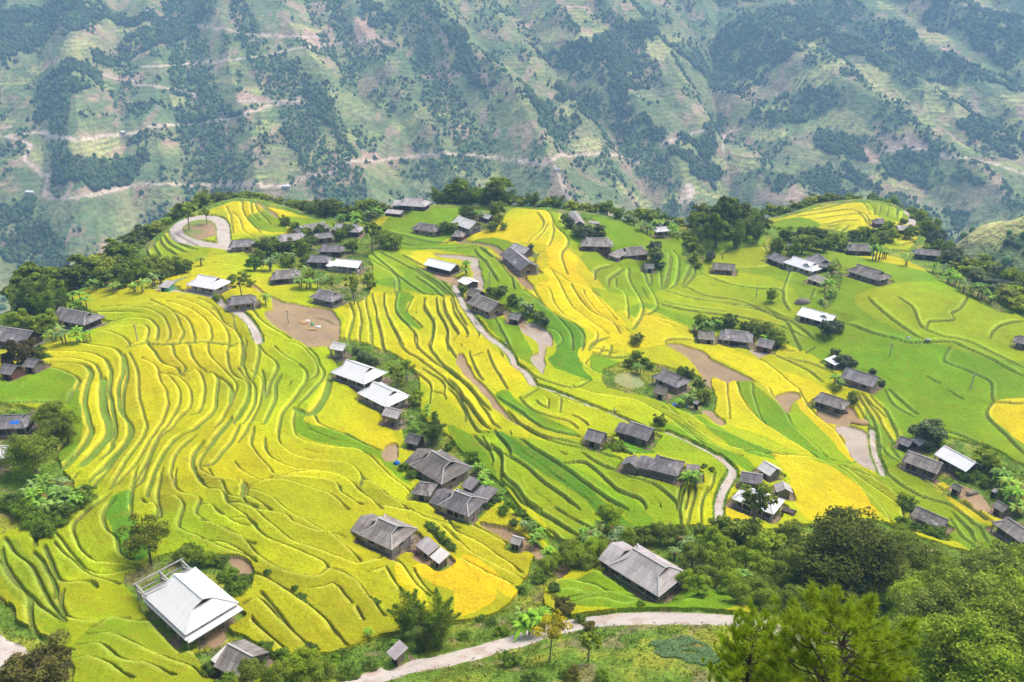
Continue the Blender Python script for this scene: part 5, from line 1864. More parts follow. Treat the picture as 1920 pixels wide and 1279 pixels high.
lump("thatch_heap", "heap of grey thatch and planks behind the white house with a small cross gable", "heap", 1505, 571, 2.6, 1.8, 1.6, M['timber'])
lump("straw_stack", "rust brown straw stack beside the big drained paddy", "straw", 1612, 796, 2.2, 1.4, .9, M['straw'])
lump("straw_stack", "spread brown straw in the yard of the white roofed barn", "straw", 832, 522, 4.0, 1.6, .4, M['straw'])
lump("straw_pile", "orange straw strewn on the bare brown paddy", "straw", 567, 604, 1.8, 1.2, .3, M['straw'])
lump("straw_pile", "orange straw by the green tin on the bare brown paddy", "straw", 581, 617, 2.0, .9, .3, M['straw'])
lump("sack", "blue and white sacks on the bare brown paddy", "sack", 576, 602, .9, .5, .4, M['white_cloth'])
lump("sack", "blue sack end beside white sacks on the bare brown paddy", "sack", 579, 601, .5, .4, .4, M['blue'])
lump("tin_drum", "pale green drum standing on the bare brown paddy", "drum", 586, 610, .5, .5, .9, M['green_tin'])
lump("sack", "white cloth heap right of the green drum on the bare paddy", "sack", 596, 613, 1.0, .5, .35, M['white_cloth'])
lump("sheet", "bright blue plastic sheet by the banana clump in the middle right hamlet", "sheet", 1261, 758, 1.3, .9, .12, M['blue'])
lump("sheet", "second smaller blue sheet under the banana leaves in the middle right hamlet", "sheet", 1286, 761, .6, .5, .12, M['blue'])
lump("sheet", "white sheet between the two blue sheets", "sheet", 1271, 757, .8, .5, .2, M['white_cloth'])
lump("stone_heap", "pale rubble heap under the rim left of the green slope", "rubble", 1110, 419, 3.2, 1.8, .8, M['stone'])
lump("stone_heap", "pale rubble heap at the top of the narrow grey roof", "rubble", 1076, 399, 2.0, 1.4, .9, M['stone'])
lump("boulder", "round grey boulder in the far corner of the wide green field", "boulder", 1703, 638, .8, .6, .5, M['concrete'], group="two dark stones in the wide green fields")
lump("boulder", "flat grey boulder near the field ridge in the wide green fields", "boulder", 1739, 642, .9, .6, .4, M['concrete'], group="two dark stones in the wide green fields")
lump("water_barrel", "blue water barrel beside the big pale cement roof", "barrel", 1129, 1054, .5, .5, 1.0, M['blue'])
lump("water_barrel", "blue barrel between field and the largest dark house", "barrel", 744, 873, .8, .6, .8, M['blue'])
lump("wood_heap", "dark firewood heap in the yard right of the house with pale ridge sheets", "firewood", 770, 1034, 1.3, .9, .7, M['wood'])
lump("trough", "pale stone trough at the edge of the golden field by the great white roof", "trough", 457, 1150, 1.1, .35, .4, M['stone'], .6)
lump("boulder", "small white stone on the bank of the lower left terraces", "boulder", 83, 1146, .45, .35, .3, M['stone'])

for lab, px, py, rz_, n_, mt in (
        ("grey plank stack at the left wall of the upper broad white roofed house", 633, 672, .3, 5, 'timber'),
        ("dark firewood stack in front of the pale brown stilt granary below the white roofs", 738, 792, .5, 6, 'wood'),
        ("pale sawn boards lying below the pale brown stilt granary", 748, 796, .1, 3, 'cap_light'),
        ("grey firewood stack behind the lowest cream walled house of the row", 905, 948, -.4, 5, 'timber'),
        ("dark fallen planks between the lane bend house and the thicket", 1478, 968, -.6, 6, 'wood'),
        ("brown pole stack on the yard of the house propped with poles", 1580, 775, .2, 5, 'bark'),
        ("grey plank stack on the bare bank of the right hamlet", 1822, 925, .2, 4, 'timber'),
        ("grey board stack in the yard of the brown shed above the gold field", 1443, 654, .2, 4, 'timber'),
        ("red brown log stack at the foot of the orange walled house", 935, 592, .4, 5, 'bark'),
        ("grey plank stack beside the dark striped roof shed", 486, 1246, .7, 5, 'timber')):
    x, y, z = ground_at(px, py)
    b_ = MB()
    for q in range(n_ * 2):
        ox, oz = (q % n_) * .24 - n_ * .12, (q // n_) * .22
        j = random.uniform(-.18, .18)
        b_.bar((j - 1.1, ox, oz + .1), (j + 1.1, ox + random.uniform(-.1, .1), oz + .1), .2)
    o = b_.obj("plank_stack", M[mt])
    o.location = (x, y, z)
    o.rotation_euler = (0, 0, rz_)
    o['label'] = lab
    o['category'] = "plank stack"

# bare fence of sticks round the little garden by the brown dirt path
fx, fy, fz = ground_at(937, 983)
fo_ = thing("stick_fence", "curved fence of thin sticks round the little garden by the brown path", "fence", (fx, fy, fz))
fb = MB()
for i in range(46):
    a = -2.6 + i * 0.095
    fb.bar((3.2 * math.cos(a), 2.2 * math.sin(a), -.4), (3.2 * math.cos(a) + random.uniform(-.1, .1), 2.2 * math.sin(a), random.uniform(.8, 1.15)), .05)
fb.obj("palings", M['timber'], fo_)
fb = MB()
for i in range(45):
    a, b_ = -2.6 + i * 0.095, -2.6 + (i + 1) * .095
    fb.bar((3.2 * math.cos(a), 2.2 * math.sin(a), .6), (3.2 * math.cos(b_), 2.2 * math.sin(b_), .6), .05)
fb.obj("rail", M['timber'], fo_)

# ------------------------------------------------------------------ walkers on the paths
def person(lab, px, py, shirt, face):
    x, y, z = ground_at(px, py)
    root = thing("person", lab, "person", (x, y, z), face)
    V = [(0, 0, .92), (0, 0, 1.12), (0, 0.0, 1.38), (0, 0, 1.50), (0, .02, 1.58), (0, .03, 1.70),
         (.20, 0, 1.40), (.26, .03, 1.13), (.24, .14, .90), (.24, .17, .82), (-.20, 0, 1.40), (-.26, -.02, 1.13), (-.25, .06, .88), (-.25, .08, .80),
         (.10, 0, .88), (.11, .13, .50), (.11, .05, .08), (.11, .20, .04), (-.10, 0, .88), (-.11, -.04, .50), (-.11, -.22, .10), (-.11, -.10, .04)]
    E = [(0, 1), (1, 2), (2, 3), (3, 4), (4, 5), (2, 6), (6, 7), (7, 8), (8, 9), (2, 10), (10, 11), (11, 12), (12, 13), (0, 14), (14, 15), (15, 16), (16, 17), (0, 18), (18, 19), (19, 20), (20, 21)]
    rad = [.15, .14, .16, .06, .10, .085, .065, .05, .035, .04, .065, .05, .035, .04, .10, .07, .045, .04, .10, .07, .045, .04]
    me = bpy.data.meshes.new("body")
    me.from_pydata(V, E, [])
    o = link_mesh("body", me, root)
    md = o.modifiers.new("skin", 'SKIN')
    for i, q in enumerate(me.skin_vertices[0].data):
        q.radius = (rad[i], rad[i])
        q.use_root = (i == 0)
    sm = o.modifiers.new("sub", 'SUBSURF')
    sm.levels = sm.render_levels = 1
    me.materials.append(M['skin'])
    for nm, mt, (a, b2), r0 in (("shirt", shirt, (.95, 1.47), .20), ("trousers", M['wood'], (.45, .97), .19)):
        k = MB()
        k.tube([(0, 0, a), (0, 0.02, (a + b2) / 2), (0, 0, b2)], [r0 * 1.02, r0 * 1.08, r0 * .72], 10)
        k.obj(nm, mt, root)
    k = MB()
    k.tube([(0, .0, 1.66), (0, .0, 1.74), (0, .0, 1.80)], [.112, .105, .04], 10)
    k.obj("hair", M['dark'], root)
M['skin'] = mat_plain("skin", (0.38, 0.22, 0.15), 4, .1)
person("person in a white shirt walking down the pale footpath beside the orange walled house", 948, 651, M['white_cloth'], 2.6)
person("person in a pale top on the thin field path above the dark plank house", 1152, 777, M['white_cloth'], 1.2)
person("person in a red top on the red dirt track", 987, 527, M['red_cloth'], .4)
# ------------------------------------------------------------------ trees and plants
def leaf_quads(P, Nrm, size, g, aspect=1.0, col=None):
    """one leaf quad (a bent diamond of two triangles) per point"""
    n = len(P)
    Nrm = Nrm / np.maximum(np.linalg.norm(Nrm, axis=1, keepdims=True), 1e-6)
    t = g.normal(size=(n, 3))
    t -= (t * Nrm).sum(1, keepdims=True) * Nrm
    t /= np.maximum(np.linalg.norm(t, axis=1, keepdims=True), 1e-6)
    b = np.cross(Nrm, t)
    s = np.asarray(size).reshape(-1, 1) * np.ones((n, 1))
    V = np.stack([P - t * s, P - b * s * aspect * .5 + Nrm * s * .12, P + t * s, P + b * s * aspect * .5 + Nrm * s * .12], 1)
    Fq = np.arange(n * 4).reshape(n, 4)
    C = np.repeat(col[:, None, :], 4, 1)
    return V.reshape(-1, 3), Fq, C.reshape(-1, 3)

def crown_cloud(centers, radii, per, size, base, g, vary=.35, flat=.8, tip=None, aspect=1.2):
    Ps, Ns, Cs = [], [], []
    for c, r in zip(centers, radii):
        d = g.normal(size=(per, 3))
        d /= np.linalg.norm(d, axis=1, keepdims=True)
        d[:, 2] = np.where(d[:, 2] < -.4, -d[:, 2], d[:, 2])
        rr = r * (0.55 + 0.5 * g.random((per, 1)))
        p = c + d * rr * (1, 1, flat)
        nn = d * .7 + g.normal(size=(per, 3)) * .45 + (0, 0, .45)
        tone = base * (1 + 1.5 * vary * (g.random() - .5)) * (1 + .9 * vary * (g.random((per, 1)) - .5))
        if tip is not None:
            q = g.random((per, 1)) < .25
            tone = np.where(q, tip * (1 + vary * (g.random((per, 1)) - .5)), tone)
        Ps.append(p); Ns.append(nn); Cs.append(tone)
    return leaf_quads(np.concatenate(Ps), np.concatenate(Ns), size * (0.7 + .6 * g.random(sum(len(p) for p in Ps))), g, aspect, np.concatenate(Cs))

def ellipsoid_clumps(n, rx, rz, zc, g, rlo=.2, rhi=.34, low=-.5):
    cs, rs = [], []
    while len(cs) < n:
        d = g.normal(size=3)
        d /= np.linalg.norm(d)
        if d[2] < low:
            continue
        k = g.uniform(.35, .86)
        wob = 1 + .25 * math.sin(3 * math.atan2(d[1], d[0]) + g.uniform(0, 1))
        cs.append(np.array([d[0] * rx * k * wob, d[1] * rx * k * wob, zc + d[2] * rz * k]))
        rs.append(rx * g.uniform(rlo, rhi))
    return np.array(cs), np.array(rs)

def trunk_mesh(name, h, r, g, limbs, mat, tops=None):
    b = MB()
    lean = g.uniform(-.06, .06, 2) * h
    pts = [(0, 0, -.8), (lean[0] * .3, lean[1] * .3, h * .35), (lean[0], lean[1], h * .75)]
    b.tube(pts, [r * 1.25, r * .85, r * .4], 7)
    for i in range(limbs):
        t = tops[i % len(tops)] if tops is not None else (g.uniform(-1, 1) * h * .25, g.uniform(-1, 1) * h * .25, h * .9)
        z = h * g.uniform(.3, .6)
        f = z / (h * .75)
        b.tube([(lean[0] * f, lean[1] * f, z), ((lean[0] * f + t[0]) * .5, (lean[1] * f + t[1]) * .5, (z + t[2]) * .5 + .1 * h), tuple(t)], [r * .45, r * .28, r * .08], 5)
    return b.mesh(name, mat)

# kinds: (crown mesh, trunk mesh, unit crown width, height of crown centre, total height)
KIND = {}
def reg(kind, crown, trunk, w, zc):
    KIND.setdefault(kind, []).append((crown, trunk, w, zc))

def broad(kind, seed, base, tip=None, n=34, per=64, size=.30, rx=3.0, rz=2.6, h=5.1, tw=.22, bark='bark', vary=.5, low=-.95):
    g = np.random.default_rng(seed)
    cs, rs = ellipsoid_clumps(n, rx, rz, h - rz, g, low=low)
    V, Fq, C = crown_cloud(cs, rs, per, size, np.array(base), g, vary, .85, None if tip is None else np.array(tip))
    reg(kind, make_mesh("crown", V, F4=Fq, mat=M['leaf'], col=C), trunk_mesh("trunk", h, tw, g, 5, M[bark], cs), rx * 2, h - rz)

DK, MD, LT = (0.145, 0.215, 0.028), (0.215, 0.32, 0.034), (0.33, 0.43, 0.045)
GY_ = (0.16, 0.23, 0.09)
for s in range(3):
    broad('dark', 20 + s, DK, MD)
    broad('mid', 30 + s, MD, LT)
    broad('light', 40 + s, LT, (0.19, 0.24, 0.04), n=34, per=60)
    broad('grey', 50 + s, GY_, (0.13, 0.17, 0.09))
    broad('tall', 60 + s, DK, MD, rx=2.4, rz=4.0, h=8.3, n=42, tw=.25)
    broad('shrub', 70 + s, MD, LT, n=16, per=70, size=.22, rx=1.6, rz=1.1, h=1.9, tw=.08, low=-.2)
    broad('brown', 80 + s, (0.085, 0.085, 0.03), (0.12, 0.09, 0.05), n=20, per=50, size=.22, rx=1.8, rz=1.6, h=3.2, tw=.1)
broad('brightround', 90, (0.075, 0.17, 0.02), (0.12, 0.22, 0.03), n=30)
# slender trees with open crowns
for s in range(2):
    broad('slim', 100 + s, MD, LT, n=13, per=55, size=.26, rx=1.9, rz=2.6, h=7.2, tw=.16, bark='palebark')
# large foreground crowns, finer leaves
broad('giant', 110, (0.10, 0.145, 0.020), (0.16, 0.21, 0.028), n=120, per=230, size=.20, rx=6.2, rz=5.6, h=11.5, tw=.55, low=-.75)
for s in range(3):
    broad('airy', 120 + s, (0.20, 0.31, 0.03), (0.34, 0.46, 0.06), n=62, per=190, size=.155, rx=4.6, rz=4.6, h=9.5, tw=.3, bark='palebark', low=-.8)
for s in range(3):
    broad('fine', 130 + s, (0.20, 0.31, 0.028), (0.31, 0.42, 0.035), n=44, per=170, size=.14, rx=3.0, rz=2.5, h=5.6, tw=.2, low=-.6)
for s in range(2):
    broad('fineshrub', 140 + s, (0.12, 0.22, 0.025), (0.2, 0.32, 0.035), n=30, per=150, size=.10, rx=1.5, rz=1.1, h=1.9, tw=.06, low=-.2)
broad('brownfine', 149, (0.125, 0.135, 0.04), (0.20, 0.20, 0.05), n=30, per=170, size=.10, rx=1.8, rz=1.5, h=2.7, tw=.1)
broad('feather', 150, (0.15, 0.2, 0.02), (0.24, 0.27, 0.03), n=34, per=110, size=.12, rx=2.6, rz=2.2, h=5.4, tw=.12)
broad('yellow', 151, (0.42, 0.38, 0.02), (0.24, 0.28, 0.03), n=20, per=60, size=.12, rx=1.7, rz=1.3, h=5.4, tw=.07, bark='palebark')

def bamboo(seed, dense=14, leaves=190, size=.34, h=9.0, spread=2.6, base=(0.16, 0.26, 0.035)):
    g = np.random.default_rng(seed)
    b = MB()
    Ps, Ns, Cs = [], [], []
    for i in range(dense):
        a = g.uniform(0, 6.28)
        o = g.uniform(.1, .8)
        hh = h * g.uniform(.60, 1.12)
        out = spread * g.uniform(.25, 1.05)
        pts = [np.array([o * math.cos(a), o * math.sin(a), -.6])]
        for k in range(1, 7):
            f = k / 6
            pts.append(np.array([(o + out * f ** 2.2) * math.cos(a), (o + out * f ** 2.2) * math.sin(a), hh * (f - .26 * f ** 3.2)]))
        b.tube(pts, [.06 * (1 - .75 * k / 6) for k in range(7)], 4)
        tone = np.array(base) * g.uniform(.75, 1.35)
        f = g.uniform(.12, 1.02, leaves) ** .8
        seg = np.clip(f * 6, 0, 5.999).astype(int)
        fr_ = (f * 6 - seg)[:, None]
        P = np.array(pts)[seg] * (1 - fr_) + np.array(pts)[seg + 1] * fr_
        rad = (.85 * np.sin(np.clip(f, 0, 1) * 2.6 + .45)).clip(.15)[:, None]
        P = P + g.normal(size=(leaves, 3)) * rad * (.62, .62, .5)
        Ps.append(P)
        Ns.append(g.normal(size=(leaves, 3)) * (1, 1, .6) + (0, 0, .5))
        tl = tone * (1 + .5 * (g.random((leaves, 1)) - .5))
        tl = np.where(g.random((leaves, 1)) < .2, tl * 1.5, tl)
        Cs.append(tl)
    P, Nn, Cc = np.concatenate(Ps), np.concatenate(Ns), np.concatenate(Cs)
    V, Fq, C = leaf_quads(P, Nn, size * (.7 + .6 * g.random(len(P))), g, .5, Cc)
    reg('bamboo' if leaves < 300 else 'bamboofine', make_mesh("plumes", V, F4=Fq, mat=M['leaf'], col=C), b.mesh("culms", M['palebark']), spread * 2 + 1.2, h * .55)
for s in range(2):
    bamboo(160 + s)
for s in range(2):
    bamboo(170 + s, dense=15, leaves=900, size=.17, h=9.5, spread=3.0)

def banana(seed, stems=3, base=(0.14, 0.26, 0.05)):
    g = np.random.default_rng(seed)
    b = MB()
    VV_, FF_, CC_ = [], [], []
    off = 0
    for s in range(stems):
        bx, by = (g.uniform(-.9, .9), g.uniform(-.9, .9)) if s else (0, 0)
        H = g.uniform(1.8, 3.0)
        b.tube([(bx, by, -.5), (bx, by, H * .6), (bx * 1.1, by * 1.1, H)], [.17, .14, .08], 6)
        nl = int(g.integers(8, 11))
        for i in range(nl):
            a = 2 * math.pi * i / nl + g.uniform(-.3, .3)
            Lf = g.uniform(1.7, 2.6)
            el = g.uniform(.35, 1.2)
            wd = g.uniform(.26, .36)
            K = 7
            tone = np.array(base) * g.uniform(.65, 1.5)
            if g.random() < .08:
                tone = np.array((0.22, 0.17, 0.06))
            for k in range(K):
                f = k / (K - 1)
                rr = Lf * f * math.cos(el * (1 - .2 * f))
                zz = H + Lf * (math.sin(el) * f - (.55 + .35 * math.cos(el)) * f * f * .9)
                w = wd * math.sin(math.pi * (0.08 + .90 * f)) ** .6 + .015
                x, y = bx * 1.1 + rr * math.cos(a), by * 1.1 + rr * math.sin(a)
                sx, sy = -math.sin(a) * w, math.cos(a) * w
                jag = 1 - .18 * (k % 2)
                VV_ += [(x - sx * jag, y - sy * jag, zz + .13 * w - .12), (x, y, zz), (x + sx * jag, y + sy * jag, zz - .10)]
                CC_ += [tone * .95, tone * 1.25, tone * .9]
            for k in range(K - 1):
                q = off + k * 3
                FF_ += [(q, q + 1, q + 4, q + 3), (q + 1, q + 2, q + 5, q + 4)]
            off += K * 3
    reg('banana', make_mesh("leaves", np.array(VV_), F4=np.array(FF_), mat=M['leaf'], col=np.array(CC_)), b.mesh("stems", M['palebark']), 5.0, 2.6)
for s in range(4):
    banana(180 + s, 3 if s else 2, (0.17, 0.34, 0.045) if s % 2 else (0.21, 0.34, 0.085))

def pine(seed):
    """long needled pine: whorled limbs that end in bursts of needles"""
    g = np.random.default_rng(seed)
    H = 11.0
    b = MB()
    b.tube([(0, 0, -1.5), (.1, 0, 4), (.05, .1, 8), (0, 0, H - .6)], [.30, .24, .15, .05], 8)
    tufts = []
    for lv in range(13):
        z = 1.8 + lv * .70
        reach = 4.5 * math.sqrt(max(.02, 1 - (lv / 13.2) ** 2)) * (1 if lv > 1 else .85)
        nb = 8 if lv < 9 else 6
        for i in range(nb):
            a = 2 * math.pi * i / nb + lv * .7 + g.uniform(-.3, .3)
            L_ = reach * g.uniform(.7, 1.05)
            p0 = np.array([0, 0, z])
            p1 = np.array([math.cos(a) * L_ * .55, math.sin(a) * L_ * .55, z + .15 * L_])
            p2 = np.array([math.cos(a) * L_, math.sin(a) * L_, z + .50 * L_])
            b.tube([p0, p1, p2], [.07, .05, .02], 4)
            for k in range(14):
                f = g.uniform(.30, 1.0)
                p = p0 * (1 - f) ** 2 + 2 * p1 * f * (1 - f) + p2 * f * f
                d = np.array([math.cos(a + g.uniform(-1.0, 1.0)), math.sin(a + g.uniform(-1.0, 1.0)), .9])
                tufts.append((p + d * .5 * g.random() + g.normal(size=3) * .12, d))
    for k in range(16):
        tufts.append((np.array([0, 0, H - .3]) + g.normal(size=3) * .35, np.array([g.normal() * .4, g.normal() * .4, 1])))
    Vs, Cs = [], []
    nn = 64
    for p, d in tufts:
        d = d / np.linalg.norm(d)
        v = d * 1.0 + g.normal(size=(nn, 3)) * .62
        v /= np.linalg.norm(v, axis=1, keepdims=True)
        ln = g.uniform(.30, .52, (nn, 1))
        st = p + d * g.uniform(-.12, .18, (nn, 1))
        side = np.cross(v, g.normal(size=(nn, 3)))
        side /= np.linalg.norm(side, axis=1, keepdims=True)
        Vs.append(np.stack([st - side * .014, st + side * .014, st + v * ln + (0, 0, -.04)], 1).reshape(-1, 3))
        tone = np.array((0.29, 0.43, 0.022)) * g.uniform(.7, 1.35)
        tt = tone * (1 + .5 * (g.random((nn, 1)) - .5))
        Cs.append(np.repeat(tt, 3, 0) * np.tile(np.array([[.75], [.75], [1.25]]), (nn, 1)))
    V, C = np.concatenate(Vs), np.concatenate(Cs)
    return make_mesh("needles", V, F3=np.arange(len(V)).reshape(-1, 3), mat=M['leaf'], col=C), b.mesh("trunk", M['bark'])

trng = random.Random(23)
NAMES = {'dark': ('broadleaf_tree', 'tree'), 'mid': ('broadleaf_tree', 'tree'), 'light': ('broadleaf_tree', 'tree'), 'grey': ('broadleaf_tree', 'tree'), 'tall': ('broadleaf_tree', 'tree'),
         'shrub': ('shrub', 'shrub'), 'brown': ('shrub', 'shrub'), 'brownfine': ('shrub', 'shrub'), 'brightround': ('broadleaf_tree', 'tree'), 'slim': ('slender_tree', 'tree'), 'giant': ('broadleaf_tree', 'tree'),
         'airy': ('broadleaf_tree', 'tree'), 'fine': ('broadleaf_tree', 'tree'), 'fineshrub': ('shrub', 'shrub'), 'feather': ('feathery_tree', 'tree'), 'yellow': ('yellow_leaved_tree', 'tree'),
         'bamboo': ('bamboo_clump', 'bamboo'), 'bamboofine': ('bamboo_clump', 'bamboo'), 'banana': ('banana_plant', 'banana plant')}
PARTN = {'banana': ('leaves', 'stems'), 'bamboo': ('plumes', 'culms'), 'bamboofine': ('plumes', 'culms')}
NT = [0]
def plant(kind, x, y, z, width, lab, group, stretch=1.0):
    crown, trunk, w, zc = trng.choice(KIND[kind])
    nm, cat = NAMES[kind]
    o = thing(nm, lab, cat, (x, y, z), trng.uniform(0, 6.28), group)
    s = width / w
    o.scale = (s, s, s * stretch)
    pn = PARTN.get(kind, ('crown', 'trunk'))
    link_mesh(pn[0], crown, o)
    link_mesh(pn[1], trunk, o)
    NT[0] += 1
    return o

def rim_clamp(p):
    r, a = math.hypot(p[0], p[1]), math.atan2(p[0], p[1])
    rc = float(crest_r(a)) + 2
    if r > rc:
        p = np.array([rc * math.sin(a), rc * math.cos(a), float(ground(rc * math.sin(a), rc * math.cos(a)))])
    return p

def tree_px(kind, px, py, wpx, lab, group=None, stretch=1.0):
    """crown centre and width in the photo -> a plant rooted in the ground below it"""
    crown, trunk, w, zc = KIND[kind][0]
    p = rim_clamp(at(px, py, 2.0)[0])
    for _ in range(3):
        d = math.sqrt(p[0] ** 2 + p[1] ** 2 + (CAM_H - p[2]) ** 2)
        width = wpx * d / F
        p = rim_clamp(at(px, py, zc * width / w * stretch)[0])
    z = float(near_z(p[0:1], p[1:2])[0]) - .15
    return plant(kind, p[0], p[1], z, width, lab, group, stretch)

# belt of trees along the rim, seen against the valley: photo column, top row, width, how far behind the rim
RIM_TREES = """left|dark mid tall grey light|tree in the wooded slope falling away left of the yellow knoll|wooded slope left of the knoll
60,508,80,4 95,502,60,6 25,532,60,6 150,540,50,5 180,466,80,16 215,440,60,22 245,430,50,14 262,403,60,26 290,408,60,20 205,470,70,12 245,452,60,18 160,505,70,8 225,478,60,8 250,470,50,10 300,425,50,14 315,405,50,16 330,384,50,18 130,500,60,12 110,520,50,6 195,500,60,6 340,396,36,10
knoll|dark mid tall|dark tree in the belt behind the yellow left knoll|tree belt behind the left knoll
350,372,50,14 372,352,60,16 395,348,60,18 415,356,50,14 440,360,40,16 458,352,46,20 478,356,46,18 500,362,44,16 520,366,36,14 545,374,40,10
hamlet|bamboo mid dark tall mid|tree in the belt behind the central hamlet|tree belt behind the hamlet
562,372,50,14 580,366,50,14 600,380,44,10 622,378,50,14 640,392,40,8 655,380,50,12 672,366,50,14 690,362,54,14 712,372,44,10 728,388,30,6 585,392,40,5 610,398,40,4 650,402,36,3 675,396,40,4 700,398,40,4
rim|bamboo dark bamboo tall|dark bamboo or tree on the rim between the big pale roof and the golden spur|rim grove in the middle
822,356,56,8 842,352,60,10 862,352,60,10 885,352,60,10 910,347,64,12 934,344,70,14 955,352,50,10 902,368,60,4 930,366,56,4 870,372,50,4
spur|light mid bamboo shrub|mixed tree on the rim behind the golden spur and green slope|rim trees behind the golden spur
975,366,44,6 1000,368,44,6 1025,370,44,6 1045,366,44,6 1070,374,44,6 1095,378,40,6 1118,376,44,7 1140,370,44,8 1160,382,40,5 1185,390,36,4 1208,382,50,8 1232,380,50,10 1252,392,44,6 1275,405,36,5
grove|mid dark light|tree on the rim between the dark grove and the yellow right knoll|rim trees left of the right knoll
1452,376,46,12 1475,388,36,8 1500,374,48,12 1522,366,50,14 1545,362,54,14 1565,368,40,12 1590,366,26,14 1610,366,24,14 1640,368,24,14 1665,372,24,14
right|dark mid grey light|tree on the wooded slope right of the yellow right knoll|wooded slope right of the right knoll
1715,382,36,10 1730,388,40,10 1748,402,46,10 1765,420,46,10 1780,440,50,10 1760,446,44,4 1795,455,50,10 1775,470,44,4 1815,470,50,10 1835,476,70,14 1860,472,70,16 1885,480,70,16 1908,490,70,16 1850,505,70,6 1880,515,70,8 1905,530,70,8 1832,500,56,4 1890,548,60,2 1912,560,56,1 1868,540,50,1 1800,490,44,4 1930,510,70,14"""
lines_ = RIM_TREES.split("\n")
for i in range(0, len(lines_), 2):
    key, kinds, lab, grp = lines_[i].split("|")
    kinds = kinds.split()
    for q in lines_[i + 1].split():
        px, top, wpx, back = [float(v) for v in q.split(",")]
        a = float(sight(px, 500)[0])
        a, t_top = [float(v) for v in sight(px, top)]
        r = float(crest_r(a)) + back
        x, y = r * math.sin(a), r * math.cos(a)
        z = float(near_z(np.array([x]), np.array([y]))[0])
        ztop = CAM_H - r * t_top
        kind = trng.choice(kinds)
        if kind == 'shrub' and back > 7:
            kind = 'mid'
        crown, trunk, w, zc = KIND[kind][0]
        width = max(0.85 * wpx * math.hypot(r, 80) / F, 2.2)
        total = {'bamboo': 8.6, 'tall': 8.3, 'shrub': 2.1}.get(kind, 5.1)
        st_ = np.clip((0.86 * (ztop - z) + .3) / (total * width / w), .6, 2.6)
        plant(kind, x, y, z - .5, width, lab, grp, float(st_))

